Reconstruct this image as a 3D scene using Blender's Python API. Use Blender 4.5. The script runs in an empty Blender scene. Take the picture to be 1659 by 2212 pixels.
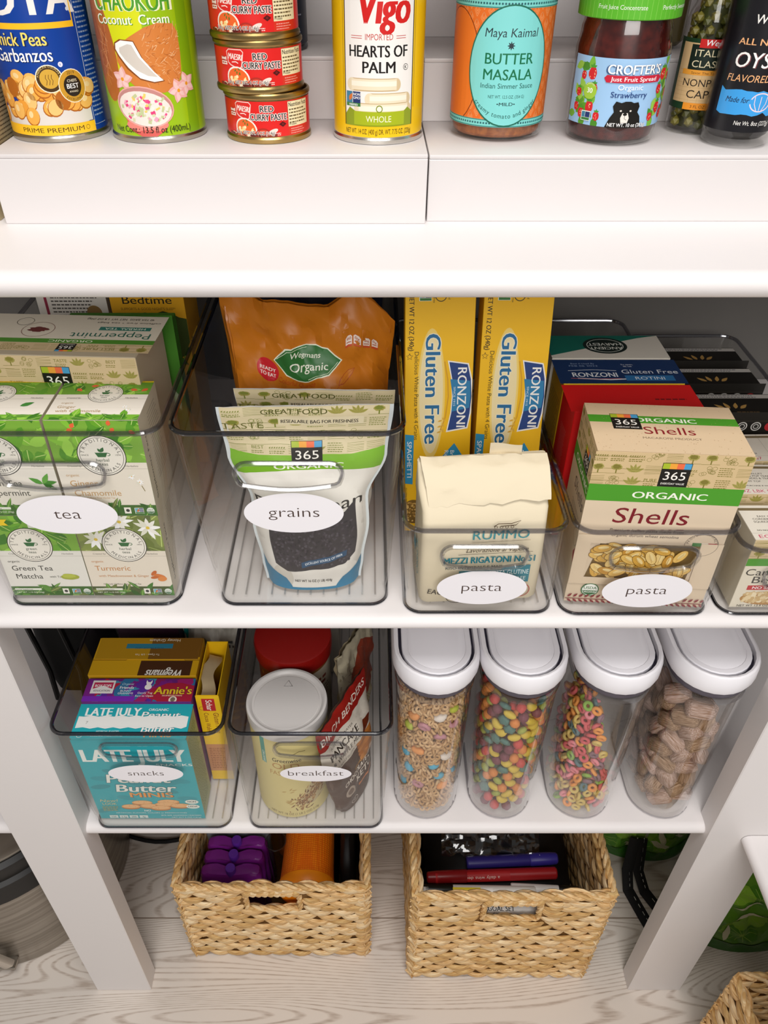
import bpy, bmesh, math, random
from mathutils import Vector, Matrix, noise
PI = math.pi
RN = random.Random(11)
sc = bpy.context.scene
COL = sc.collection

# ---------------------------------------------------------------- camera, light, exposure
cam = bpy.data.cameras.new('camera')
cam_o = bpy.data.objects.new('camera', cam)
COL.objects.link(cam_o)
cam_o.location = (0, 0, 1.467)
cam_o.rotation_euler = (math.radians(90 - 38.7), 0, 0)
cam.sensor_fit = 'VERTICAL'
cam.sensor_height = 36.0
cam.lens = 36.0 * 1680 / 2212
cam.shift_x = 32.5 / 2212
cam.clip_start = 0.02
sc.camera = cam_o

world = bpy.data.worlds.new('world')
sc.world = world
world.use_nodes = True
world.node_tree.nodes['Background'].inputs[0].default_value = (1.0, 0.97, 0.95, 1)
world.node_tree.nodes['Background'].inputs[1].default_value = 0.29

ld = bpy.data.lights.new('ceiling_panel', 'AREA')
ld.shape = 'RECTANGLE'
ld.size, ld.size_y = 0.8, 0.6
ld.energy = 35
ld.color = (1.0, 0.975, 0.95)
lo = bpy.data.objects.new('ceiling_panel', ld)
COL.objects.link(lo)
lo.location = (0.05, -0.14, 2.72)
lo.rotation_euler = (math.radians(10), 0, 0)

wd = bpy.data.lights.new('room_front_fill', 'AREA')  # unseen soft fill for the frontal room light behind the camera
wd.shape = 'RECTANGLE'; wd.size, wd.size_y = 1.6, 1.1; wd.energy = 58; wd.color = (1.0, 0.975, 0.95)
wo = bpy.data.objects.new('room_front_fill', wd); COL.objects.link(wo)
wo.location = (0.15, -1.6, 2.2); wo.rotation_euler = (math.radians(68), 0, 0)

sc.view_settings.view_transform = 'Standard'
sc.view_settings.look = 'None'
sc.view_settings.gamma = 1
sc.view_settings.exposure = -0.62
sc.cycles.transparent_max_bounces = 48
sc.cycles.max_bounces = 8
sc.cycles.sample_clamp_indirect = 4

# ---------------------------------------------------------------- materials
def lin(h):
    h = h.lstrip('#')
    if len(h) == 3: h = ''.join(c * 2 for c in h)
    r = []
    for i in (0, 2, 4):
        c = int(h[i:i + 2], 16) / 255
        r.append(c / 12.92 if c <= .04045 else ((c + .055) / 1.055) ** 2.4)
    return (*r, 1)
MC = {}
def M(col, rough=.55, metal=0., spec=.35, coat=0., bump=0., bscale=120.):
    k = (col, rough, metal, spec, coat, bump, bscale)
    if k in MC: return MC[k]
    m = bpy.data.materials.new('surface_' + col.lstrip('#'))
    m.use_nodes = True
    nt = m.node_tree
    b = nt.nodes['Principled BSDF']
    b.inputs['Base Color'].default_value = lin(col)
    b.inputs['Roughness'].default_value = rough
    b.inputs['Metallic'].default_value = metal
    b.inputs['Specular IOR Level'].default_value = spec
    b.inputs['Coat Weight'].default_value = coat
    if bump:
        tc = nt.nodes.new('ShaderNodeTexCoord'); nz = nt.nodes.new('ShaderNodeTexNoise')
        bp = nt.nodes.new('ShaderNodeBump')
        nz.inputs['Scale'].default_value = bscale; nz.inputs['Detail'].default_value = 4
        bp.inputs['Strength'].default_value = bump; bp.inputs['Distance'].default_value = .002
        nt.links.new(tc.outputs['Object'], nz.inputs['Vector'])
        nt.links.new(nz.outputs['Fac'], bp.inputs['Height'])
        nt.links.new(bp.outputs['Normal'], b.inputs['Normal'])
    MC[k] = m
    return m
def noisy(name, c1, c2, scale=(40, 40, 40), rough=.5, detail=4, bump=.0, spec=.35, lo=.35, hi=.65):
    m = bpy.data.materials.new(name); m.use_nodes = True
    nt = m.node_tree; b = nt.nodes['Principled BSDF']
    tc = nt.nodes.new('ShaderNodeTexCoord'); mp = nt.nodes.new('ShaderNodeMapping')
    nz = nt.nodes.new('ShaderNodeTexNoise'); cr = nt.nodes.new('ShaderNodeValToRGB')
    mp.inputs['Scale'].default_value = scale
    nz.inputs['Scale'].default_value = 1; nz.inputs['Detail'].default_value = detail
    cr.color_ramp.elements[0].position = lo; cr.color_ramp.elements[1].position = hi
    cr.color_ramp.elements[0].color = lin(c1); cr.color_ramp.elements[1].color = lin(c2)
    nt.links.new(tc.outputs['Object'], mp.inputs['Vector'])
    nt.links.new(mp.outputs['Vector'], nz.inputs['Vector'])
    nt.links.new(nz.outputs['Fac'], cr.inputs['Fac'])
    nt.links.new(cr.outputs['Color'], b.inputs['Base Color'])
    b.inputs['Roughness'].default_value = rough
    b.inputs['Specular IOR Level'].default_value = spec
    if bump:
        bp = nt.nodes.new('ShaderNodeBump'); bp.inputs['Strength'].default_value = bump
        bp.inputs['Distance'].default_value = .002
        nt.links.new(nz.outputs['Fac'], bp.inputs['Height'])
        nt.links.new(bp.outputs['Normal'], b.inputs['Normal'])
    return m
def clear(name, tint, rough=.03, base=.04, gain=.9, gcol=(1, 1, 1, 1)):
    """thin clear plastic: light passes straight through, the surface also mirrors the room"""
    m = bpy.data.materials.new(name); m.use_nodes = True
    nt = m.node_tree; nt.nodes.clear()
    out = nt.nodes.new('ShaderNodeOutputMaterial'); mix = nt.nodes.new('ShaderNodeMixShader')
    tr = nt.nodes.new('ShaderNodeBsdfTransparent'); gl = nt.nodes.new('ShaderNodeBsdfGlossy')
    lw = nt.nodes.new('ShaderNodeLayerWeight'); pw = nt.nodes.new('ShaderNodeMath'); mu = nt.nodes.new('ShaderNodeMath')
    tr.inputs[0].default_value = (*tint, 1); gl.inputs['Color'].default_value = gcol
    gl.inputs['Roughness'].default_value = rough
    pw.operation = 'POWER'; pw.inputs[1].default_value = 4
    mu.operation = 'MULTIPLY_ADD'; mu.inputs[1].default_value = gain; mu.inputs[2].default_value = base
    lw.inputs['Blend'].default_value = .5
    nt.links.new(lw.outputs['Facing'], pw.inputs[0]); nt.links.new(pw.outputs[0], mu.inputs[0])
    nt.links.new(mu.outputs[0], mix.inputs[0]); nt.links.new(tr.outputs[0], mix.inputs[1])
    nt.links.new(gl.outputs[0], mix.inputs[2]); nt.links.new(mix.outputs[0], out.inputs[0])
    return m
ACRYL = clear('clear_acrylic', (.985, .985, .98), base=.025, gain=.55)
ACRIM = clear('clear_acrylic_edge', (.70, .70, .73), rough=.06, base=.10, gain=.5)
RIMMD = clear('clear_acrylic_thick_edge', (.56, .56, .60), rough=.06, base=.12, gain=.6)
RIMDK = clear('smoky_acrylic_edge', (.22, .22, .27), rough=.08, base=.12, gain=.6)
JARGL = clear('jar_glass', (.93, .93, .92), base=.05, gain=.7)
FILM = clear('cellophane', (.93, .93, .94), rough=.1, base=.10, gain=.6)
WHITE = M('#e4dfde', .42, bump=.05, bscale=160)
CHROME = M('#c9c7c2', .22, 1.)
GOLD = M('#b59a63', .3, 1.)

# ---------------------------------------------------------------- mesh building
class MB:
    """one mesh object: boxes, lathes, tubes, sheets and printed art"""
    def __init__(s): s.v = []; s.f = []; s.m = []; s.mats = []; s.sm = []
    def slot(s, mat):
        if mat not in s.mats: s.mats.append(mat)
        return s.mats.index(mat)
    def add(s, vs, fs, mat, smooth=False):
        o = len(s.v); k = s.slot(mat)
        s.v += [tuple(p) for p in vs]
        for f in fs:
            s.f.append(tuple(i + o for i in f)); s.m.append(k); s.sm.append(smooth)
    def bm(s, b, mat, smooth=False, mx=None):
        b.verts.index_update()
        s.add([(mx @ v.co if mx else v.co) for v in b.verts], [[v.index for v in f.verts] for f in b.faces], mat, smooth)
        b.free()
    def box(s, x0, x1, y0, y1, z0, z1, mat, bev=0, seg=2, mx=None):
        b = bmesh.new()
        bmesh.ops.create_cube(b, size=1)
        for v in b.verts:
            v.co = ((x0 + x1) / 2 + v.co.x * (x1 - x0), (y0 + y1) / 2 + v.co.y * (y1 - y0), (z0 + z1) / 2 + v.co.z * (z1 - z0))
        if bev: bmesh.ops.bevel(b, geom=b.edges[:], offset=bev, segments=seg, profile=.5, affect='EDGES')
        s.bm(b, mat, bool(bev), mx)
    def loft(s, rings, mat, cap0=True, cap1=True, smooth=True, closed=True):
        n = len(rings[0]); vs = [p for r in rings for p in r]; fs = []
        for i in range(len(rings) - 1):
            for j in range(n if closed else n - 1):
                k = (j + 1) % n
                fs.append((i * n + j, i * n + k, (i + 1) * n + k, (i + 1) * n + j))
        if cap0: fs.append(tuple(range(n))[::-1])
        if cap1: fs.append(tuple(range((len(rings) - 1) * n, len(rings) * n)))
        s.add(vs, fs, mat, smooth)
    def lathe(s, prof, mat, n=56, x=0, y=0, cap0=True, cap1=True):
        s.loft([[(x + r * math.cos(2 * PI * j / n), y + r * math.sin(2 * PI * j / n), z) for j in range(n)] for r, z in prof], mat, cap0, cap1)
    def tube(s, pts, r, mat, n=8, closed=False, flat=1.):
        pts = [Vector(p) for p in pts]; N = len(pts); rings = []
        up = Vector((0, 0, 1)); prev = None
        for i in range(N):
            a = pts[(i - 1) % N] if (closed or i) else pts[0]
            b = pts[(i + 1) % N] if (closed or i < N - 1) else pts[-1]
            t = (b - a).normalized()
            if prev is None:
                q = t.cross(up)
                if q.length < 1e-3: q = t.cross(Vector((1, 0, 0)))
                q.normalize()
            else:
                q = prev - t * prev.dot(t); q.normalize()
            prev = q; w = t.cross(q)
            rr = r[i] if isinstance(r, (list, tuple)) else r
            rings.append([pts[i] + q * rr * math.cos(2 * PI * k / n) + w * rr * flat * math.sin(2 * PI * k / n) for k in range(n)])
        if closed: rings.append(rings[0])
        s.loft(rings, mat, not closed, not closed)
    def sheet(s, P, nu, nv, mat, smooth=True):
        vs = [P(i / nu, j / nv) for j in range(nv + 1) for i in range(nu + 1)]
        fs = [(j * (nu + 1) + i, j * (nu + 1) + i + 1, (j + 1) * (nu + 1) + i + 1, (j + 1) * (nu + 1) + i) for j in range(nv) for i in range(nu)]
        s.add(vs, fs, mat, smooth)
    def art(s, a, mp, step=0, stepy=0, n0=1.6e-4, rough=.5, spec=.35):
        b = bmesh.new()
        cols = []
        for vs, fs, col, n in a.it:
            z = n0 + n * a.dn
            bv = [b.verts.new((x * .001, y * .001, z)) for x, y in vs]
            if col not in cols: cols.append(col)
            for f in fs:
                try: b.faces.new([bv[i] for i in f]).material_index = cols.index(col)
                except ValueError: pass
        W, H = a.w * .001, a.h * .001
        def cut(co, no, clear=True):
            bmesh.ops.bisect_plane(b, geom=b.verts[:] + b.edges[:] + b.faces[:], plane_co=co, plane_no=no, clear_outer=clear, dist=1e-7)
        cut((W / 2, 0, 0), (1, 0, 0)); cut((-W / 2, 0, 0), (-1, 0, 0)); cut((0, H, 0), (0, 1, 0)); cut((0, 0, 0), (0, -1, 0))
        ku = int(W / step) + 1 if step else 1; kv = int(H / stepy) + 1 if stepy else 1
        for i in range(1, ku): cut((-W / 2 + W * i / ku, 0, 0), (1, 0, 0), False)
        for i in range(1, kv): cut((0, H * i / kv, 0), (0, 1, 0), False)
        if stepy:       # cell diagonals, so that every cell is two flat triangles
            for i in range(1, ku + kv): cut((-W / 2 + W * i / ku, 0, 0), (ku / W, kv / H, 0), False)
        b.verts.index_update()
        o = len(s.v); memo = {}
        def at(i, j):
            if (i, j) not in memo:
                p = Vector(mp(-W / 2 + W * i / ku, H * j / kv, 0)); q = Vector(mp(-W / 2 + W * i / ku, H * j / kv, .001)); memo[i, j] = (p, (q - p) * 1000)
            return memo[i, j]
        for v in b.verts:
            u, w = (v.co.x + W / 2) / W * ku, v.co.y / H * kv
            i = min(max(int(u + 1e-6), 0), ku - 1); j = min(max(int(w + 1e-6), 0), kv - 1); fu, fv = u - i, w - j
            if not step and not stepy: s.v.append(tuple(mp(v.co.x, v.co.y, v.co.z))); continue
            if fu + fv <= 1: A, ws = (at(i, j), at(i + 1, j), at(i, j + 1)), (1 - fu - fv, fu, fv)
            else: A, ws = (at(i + 1, j + 1), at(i, j + 1), at(i + 1, j)), (fu + fv - 1, 1 - fu, 1 - fv)
            p = Vector()
            for (c, n), q in zip(A, ws): p += (c + n * v.co.z) * q
            s.v.append(tuple(p))
        sl = [s.slot(c if not isinstance(c, str) else M(c, rough, 0, spec)) for c in cols]
        for f in b.faces:
            s.f.append(tuple(v.index + o for v in f.verts)); s.m.append(sl[f.material_index]); s.sm.append(bool(step))
        b.free()
    def link(s, name, parent=None, loc=None, rot=None, sharp=35):
        me = bpy.data.meshes.new(name)
        me.from_pydata(s.v, [], s.f)
        for m in s.mats: me.materials.append(m)
        me.polygons.foreach_set('material_index', s.m)
        me.polygons.foreach_set('use_smooth', s.sm)
        me.update()
        if any(s.sm): me.set_sharp_from_angle(angle=math.radians(sharp))
        o = bpy.data.objects.new(name, me)
        COL.objects.link(o)
        if parent: o.parent = parent
        if loc: o.location = loc
        if rot: o.rotation_euler = rot
        return o
def tag(o, label, cat, group=None, kind=None):
    if label: o['label'] = label
    if cat: o['category'] = cat
    if group: o['group'] = group
    if kind: o['kind'] = kind
    return o
def thing(name, label, cat, loc, rot=(0, 0, 0), group=None):
    o = bpy.data.objects.new(name, None)
    o.empty_display_size = .02
    COL.objects.link(o)
    o.location = loc
    o.rotation_euler = [math.radians(a) for a in rot]
    return tag(o, label, cat, group)
def plane(o, ux, uy):
    o, ux, uy = Vector(o), Vector(ux), Vector(uy); n = ux.cross(uy)
    return lambda u, v, d: o + ux * u + uy * v + n * d
def cyl(r, z0, x=0, y=0):
    return lambda u, v, d: (x + (r + d) * math.sin(u / r), y - (r + d) * math.cos(u / r), z0 + v)
def surf(P, w, h):
    """print onto a curved sheet P(s,t), s and t from 0 to 1"""
    def f(u, v, d):
        s, t = u / w + .5, v / h
        e = .004
        p = Vector(P(s, t)); a = Vector(P(min(s + e, 1), t)) - Vector(P(max(s - e, 0), t)); b = Vector(P(s, min(t + e, 1))) - Vector(P(s, max(t - e, 0)))
        n = a.cross(b)
        if n.length < 1e-12: n = Vector((0, -1, 0))
        return p + n.normalized() * d
    return f
TXT = {}
def glyphs(s, off):
    k = (s, off)
    if k not in TXT:
        c = bpy.data.curves.new('t', 'FONT')
        c.body = s; c.resolution_u = 3; c.offset = off; c.fill_mode = 'FRONT'
        o = bpy.data.objects.new('t', c); COL.objects.link(o)
        dg = bpy.context.evaluated_depsgraph_get()
        me = o.evaluated_get(dg).to_mesh()
        vs = [(v.co.x, v.co.y) for v in me.vertices]; fs = [tuple(p.vertices) for p in me.polygons]
        o.evaluated_get(dg).to_mesh_clear()
        bpy.data.objects.remove(o); bpy.data.curves.remove(c)
        x0 = min((v[0] for v in vs), default=0); x1 = max((v[0] for v in vs), default=0)
        TXT[k] = (vs, fs, x0, x1)
    return TXT[k]
class Art:
    """flat printed artwork in millimetres; x runs from -w/2 to w/2, y from 0 to h"""
    def __init__(s, w, h, bg=None, dn=3e-6):
        s.w, s.h, s.it, s.dn = w, h, [], dn
        s.z = 0; s.N = 0; s.k = 0; s.tf = (0, 0, 1)
        if bg: s.r(-w / 2, 0, w, h, bg)
    def put(s, vs, fs, col):
        if s.N: z = s.z + s.k % s.N; s.k += 1
        else: z = s.z; s.z += 1
        a, b, c = s.tf
        s.it.append(([(x * c + a, y * c + b) for x, y in vs], fs, col, z))
    def many(s, n=0):
        """n > 0: the shapes that follow share n layers; 0 ends it"""
        if s.N: s.z += s.N
        s.N = n; s.k = 0
    def p(s, pts, col): s.put(list(pts), [tuple(range(len(pts)))], col)
    def r(s, x, y, w, h, col, rot=0):
        q = [(x, y), (x + w, y), (x + w, y + h), (x, y + h)]
        if rot:
            cx, cy = x + w / 2, y + h / 2; c, d = math.cos(math.radians(rot)), math.sin(math.radians(rot))
            q = [(cx + (a - cx) * c - (b - cy) * d, cy + (a - cx) * d + (b - cy) * c) for a, b in q]
        s.p(q, col)
    def e(s, cx, cy, rx, ry, col, rot=0, n=26, jit=0):
        c, d = math.cos(math.radians(rot)), math.sin(math.radians(rot)); q = []
        for i in range(n):
            a = 2 * PI * i / n; k = 1 + (RN.uniform(-jit, jit) if jit else 0)
            x, y = rx * k * math.cos(a), ry * k * math.sin(a)
            q.append((cx + x * c - y * d, cy + x * d + y * c))
        s.p(q, col)
    def ring(s, cx, cy, rx, ry, t, col, a0=0, a1=360, n=36):
        q = []; fs = []
        for i in range(n + 1):
            a = math.radians(a0 + (a1 - a0) * i / n)
            q += [(cx + rx * math.cos(a), cy + ry * math.sin(a)), (cx + (rx - t) * math.cos(a), cy + (ry - t) * math.sin(a))]
            if i < n: fs.append((2 * i, 2 * i + 2, 2 * i + 3, 2 * i + 1))
        s.put(q, fs, col)
    def line(s, pts, w, col):
        q = []; fs = []
        for i, (x, y) in enumerate(pts):
            a = pts[max(i - 1, 0)]; b = pts[min(i + 1, len(pts) - 1)]
            dx, dy = b[0] - a[0], b[1] - a[1]; L = math.hypot(dx, dy) or 1
            q += [(x - dy / L * w / 2, y + dx / L * w / 2), (x + dy / L * w / 2, y - dx / L * w / 2)]
            if i: fs.append((2 * i - 2, 2 * i - 1, 2 * i + 1, 2 * i))
        s.put(q, fs, col)
    def t(s, x, y, txt, h, col, al='c', b=0, it=0, rot=0, w=None, sx=1., out=None, ow=.02):
        """text: h = capital height, b = weight, it = slant, w = fit to this width, out = outline colour"""
        k = h / .73
        if out:
            for i in range(8):
                an = PI * i / 4 + .2
                s.t(x + ow * k * 1.3 * math.cos(an), y + ow * k * 1.3 * math.sin(an), txt, h, out, al, b, it, rot, w, sx)
        if b > 0:
            n = 2 if b < .02 else 3
            for i in range(n):
                o = b * k * .8 * (2 * i / (n - 1) - 1)
                s.t(x + o * math.cos(math.radians(rot)), y + o * math.sin(math.radians(rot)), txt, h, col, al, 0, it, rot, w, sx)
            return
        vs, fs, x0, x1 = glyphs(txt, b)
        kx = k * sx
        if w: kx = w / max(x1 - x0, .01)
        ox = {'c': (x0 + x1) / 2, 'l': x0, 'r': x1}[al]
        c, d = math.cos(math.radians(rot)), math.sin(math.radians(rot)); q = []
        for a, bb in vs:
            X, Y = (a - ox) * kx + bb * k * it, bb * k
            q.append((x + X * c - Y * d, y + X * d + Y * c))
        s.put(q, fs, col)
    def ta(s, cx, cy, r, txt, h, col, mid=90, b=0, inside=False, track=1.12):
        """text on an arc centred on angle mid"""
        k = h / .73; ws = []
        for ch in txt:
            vs, fs, x0, x1 = glyphs(ch, 0); ws.append((.32 if ch == ' ' else x1 - x0 + .09) * k * track)
        sgn = 1 if inside else -1
        a = math.radians(mid) - sgn * sum(ws) / r / 2
        for ch, w in zip(txt, ws):
            a += sgn * w / r / 2
            if ch != ' ':
                s.t(cx + r * math.cos(a), cy + r * math.sin(a), ch, h, col, 'c', b, rot=math.degrees(a) + (90 if inside else -90))
            a += sgn * w / r / 2
    def leaf(s, x, y, L, W, rot, col, vein=None):
        c, d = math.cos(math.radians(rot)), math.sin(math.radians(rot))
        q = [(0, 0), (.2, .36), (.45, .5), (.75, .3), (1, 0), (.75, -.3), (.45, -.5), (.2, -.36)]
        f = lambda a, b: (x + a * L * c - b * W * d, y + a * L * d + b * W * c)
        s.p([f(a, b) for a, b in q], col)
        if vein: s.line([f(.05, 0), f(.92, 0)], W * .06, vein)
    def leaves(s, x, y, w, h, n, cols, L=16, W=8, vein='#d2e68a'):
        for i in range(n):
            s.leaf(x + RN.uniform(-.05, 1.0) * w, y + RN.uniform(0, 1) * h, L * RN.uniform(.6, 1.3), W * RN.uniform(.6, 1.2), RN.uniform(0, 360), RN.choice(cols), vein if i % 2 else None)
    def para(s, x, y, w, n, dy, h, col, gap=.15):
        """rows of fine print too small to read"""
        own = not s.N
        if own: s.many(1)
        for i in range(n):
            xx = x; e = x + w * RN.uniform(.8, 1)
            while xx < e:
                ww = RN.uniform(.8, 2.6) * h * 1.2
                s.r(xx, y - i * dy, min(ww, e - xx), h, col); xx += ww + h * .6
        if own: s.many()
# ---------------------------------------------------------------- the room
def oak():
    m = bpy.data.materials.new('pale_oak_planks'); m.use_nodes = True
    nt = m.node_tree; b = nt.nodes['Principled BSDF']; L = nt.links.new
    tc = nt.nodes.new('ShaderNodeTexCoord')
    br = nt.nodes.new('ShaderNodeTexBrick')
    br.offset = .37; br.inputs['Scale'].default_value = 1
    br.inputs['Brick Width'].default_value = 1.5; br.inputs['Row Height'].default_value = .19
    br.inputs['Mortar Size'].default_value = .0011; br.inputs['Mortar Smooth'].default_value = .2
    br.inputs['Color1'].default_value = (0, 0, 0, 1); br.inputs['Color2'].default_value = (1, 1, 1, 1); br.inputs['Mortar'].default_value = (.5, .5, .5, 1)
    mo = nt.nodes.new('ShaderNodeMapping'); mo.inputs['Location'].default_value = (.73, .115, 0)
    L(tc.outputs['Object'], mo.inputs['Vector']); L(mo.outputs['Vector'], br.inputs['Vector'])
    mp = nt.nodes.new('ShaderNodeMapping'); mp.inputs['Scale'].default_value = (.7, 5.5, 1)
    ad = nt.nodes.new('ShaderNodeVectorMath'); ad.operation = 'MULTIPLY_ADD'
    ad.inputs[1].default_value = (3.1, 7.7, 0)
    L(br.outputs['Color'], ad.inputs[0]); L(tc.outputs['Object'], ad.inputs[2])
    L(ad.outputs[0], mp.inputs['Vector'])
    n1 = nt.nodes.new('ShaderNodeTexNoise'); n1.inputs['Scale'].default_value = 1.0; n1.inputs['Detail'].default_value = 1.5; n1.inputs['Distortion'].default_value = .15
    L(mp.outputs['Vector'], n1.inputs['Vector'])
    mu = nt.nodes.new('ShaderNodeMath'); mu.operation = 'MULTIPLY'; mu.inputs[1].default_value = 520
    L(n1.outputs['Fac'], mu.inputs[0])
    sn = nt.nodes.new('ShaderNodeMath'); sn.operation = 'SINE'; L(mu.outputs[0], sn.inputs[0])
    n2 = nt.nodes.new('ShaderNodeTexNoise'); mp2 = nt.nodes.new('ShaderNodeMapping'); mp2.inputs['Scale'].default_value = (35, 260, 1)
    L(ad.outputs[0], mp2.inputs['Vector']); L(mp2.outputs['Vector'], n2.inputs['Vector']); n2.inputs['Scale'].default_value = 1; n2.inputs['Detail'].default_value = 3
    m2 = nt.nodes.new('ShaderNodeMath'); m2.operation = 'MULTIPLY'
    L(sn.outputs[0], m2.inputs[0]); L(n2.outputs['Fac'], m2.inputs[1])
    cr = nt.nodes.new('ShaderNodeValToRGB')
    e = cr.color_ramp.elements
    e[0].position = .12; e[0].color = lin('#ddd3c9'); e[1].position = .62; e[1].color = lin('#b4a598')
    el = e.new(.36); el.color = lin('#cfc3b8')
    L(m2.outputs[0], cr.inputs['Fac'])
    mx = nt.nodes.new('ShaderNodeMix'); mx.data_type = 'RGBA'
    L(br.outputs['Fac'], mx.inputs['Factor']); L(cr.outputs['Color'], mx.inputs['A']); mx.inputs['B'].default_value = lin('#8a7868')
    L(mx.outputs['Result'], b.inputs['Base Color'])
    b.inputs['Roughness'].default_value = .5
    return m
o = MB(); o.box(-2, 2, -2.4, 1.06, -.03, 0, oak()); tag(o.link('floor'), None, None, kind='structure')
WALL = M('#6d6a66', .8, bump=.05)
o = MB(); o.box(-2, 2, 1.0, 1.06, 0, 2.6, WALL); tag(o.link('wall_back'), None, None, kind='structure')

def board(x0, x1, y0, y1, z0, z1, name, label, r=None, side='front'):
    """shelf board with a rounded front edge"""
    o = MB(); t = z1 - z0; r = r or t * .5; N = 8
    prof = [(y1, z0)] + [(y0 + r - r * math.sin(a), z0 + t / 2 - t / 2 * math.cos(a)) for a in [PI * i / N for i in range(N + 1)]] + [(y1, z1)]
    o.loft([[(x, y, z) for y, z in prof] for x in (x0, x1)], WHITE)
    return tag(o.link(name, sharp=50), label, 'shelf')
board(-.95, .95, .532, .998, 1.2345, 1.255, 'pantry_shelf', 'white shelf carrying the stepped risers of cans and jars', .011)
board(-.95, .95, .53, .998, 1.66, 1.68, 'pantry_shelf', 'white shelf above the cans and jars, over the top of the picture', .011)
board(-.95, .95, .5225, .998, .8965, .9135, 'pantry_shelf', 'white shelf under the tea, grains and pasta bins', .012)
board(-.95, .95, .535, .998, .4885, .508, 'pantry_shelf', 'white shelf under the snacks and breakfast bins and cereal dispensers', .011)
# side shelf along the right hand wall, rounded on its left edge
o = MB(); pr = [(.9, .489)] + [(.486 + .01 - .01 * math.sin(a), .4985 - .0095 * math.cos(a)) for a in [PI * i / 8 for i in range(9)]] + [(.9, .508)]
o.loft([[(x, y, z) for x, z in pr] for y in (.525, -.3)], WHITE)
tag(o.link('pantry_shelf', sharp=50), 'white side shelf jutting toward the viewer at far right', 'shelf')
PAINT = M('#e4dfdd', .4, bump=.06, bscale=90)
for x0, x1, lb in ((-.4638, -.3715, 'white wooden post left of the snacks bin'), (.4415, .5305, 'white wooden post right of the cereal dispensers')):
    o = MB(); o.box(x0, x1, .5257, .5584, 0, .8965, PAINT, .0012, 1)
    tag(o.link('shelf_post'), lb, 'post')

# stepped risers on the top shelf
def riser(x0, x1, y, dz, label, lip):
    t = thing('tiered_shelf_riser', label, 'shelf riser', ((x0 + x1) / 2, y, 1.255))
    w = (x1 - x0) / 2; p = .0035
    W2 = M('#d9d4d3', .38)
    steps = ((0, .053 + dz), (.115 - lip, .102 + dz), (.235 - lip, .145 + dz))
    for i, (yy, z) in enumerate(steps):
        nx = steps[i + 1][0] if i < 2 else .32
        a = MB(); a.box(-w, w, yy, yy + p, 0 if i == 0 else steps[i - 1][1], z - p, W2, .0006, 1); a.link('step_front', t)
        a = MB(); a.box(-w, w, yy, nx + (p if i < 2 else 0), z - p, z, W2, .001, 2); a.link('tread', t)
    for s in (-1, 1):
        a = MB()
        pr = [(0, 0)]
        for i, (yy, z) in enumerate(steps): pr += [(yy, (0 if i == 0 else steps[i - 1][1]) - (p if i else 0)), (yy, z - p)]
        pr += [(.32, steps[2][1] - p), (.32, 0)]
        xs = sorted((s * w, s * (w - p)))
        a.loft([[(x, yy + .001, z) for yy, z in pr] for x in xs], W2, smooth=False); a.link('side_panel', t)
riser(-.294, .0455, .638, 0, 'white stepped riser holding the cans on the top shelf', 0)
riser(.047, .62, .644, -.002, 'white stepped riser holding the jars and bottles on the top shelf', .004)

# ---------------------------------------------------------------- clear bins
ACRYL2 = clear('clear_acrylic_lip', (.86, .86, .86), rough=.06, base=.12, gain=.5)
def rrect(w, d, r, z, n=5, cx=0, y0=0):
    """rounded rectangle, counter-clockwise, starting at the front left corner"""
    q = []
    for qx, qy, a0 in ((1, 0, 270), (1, 1, 0), (-1, 1, 90), (-1, 0, 180)):
        for i in range(n + 1):
            a = math.radians(a0 + 90 * i / n)
            q.append((cx + qx * (w / 2 - r) + r * math.cos(a), y0 + (d - r if qy else r) + r * math.sin(a), z))
    return q
def stadium_pts(w, h, n=8):
    """handle opening: straight top, sagging bottom"""
    r = h / 2; q = []
    for i in range(n + 1):
        a = math.radians(-90 + 180 * i / n); q.append((w / 2 - r + r * math.cos(a), r * math.sin(a)))
    for i in range(n + 1):
        a = math.radians(90 + 180 * i / n); q.append((-w / 2 + r + r * math.cos(a), r * math.sin(a)))
    for i in range(1, 8):
        x = -w / 2 + r + (w - 2 * r) * i / 8
        q.append((x, -r - .004 * math.sin(PI * i / 8)))
    return [(x, y - (.003 if y < -r * .5 else 0)) for x, y in q]
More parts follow.
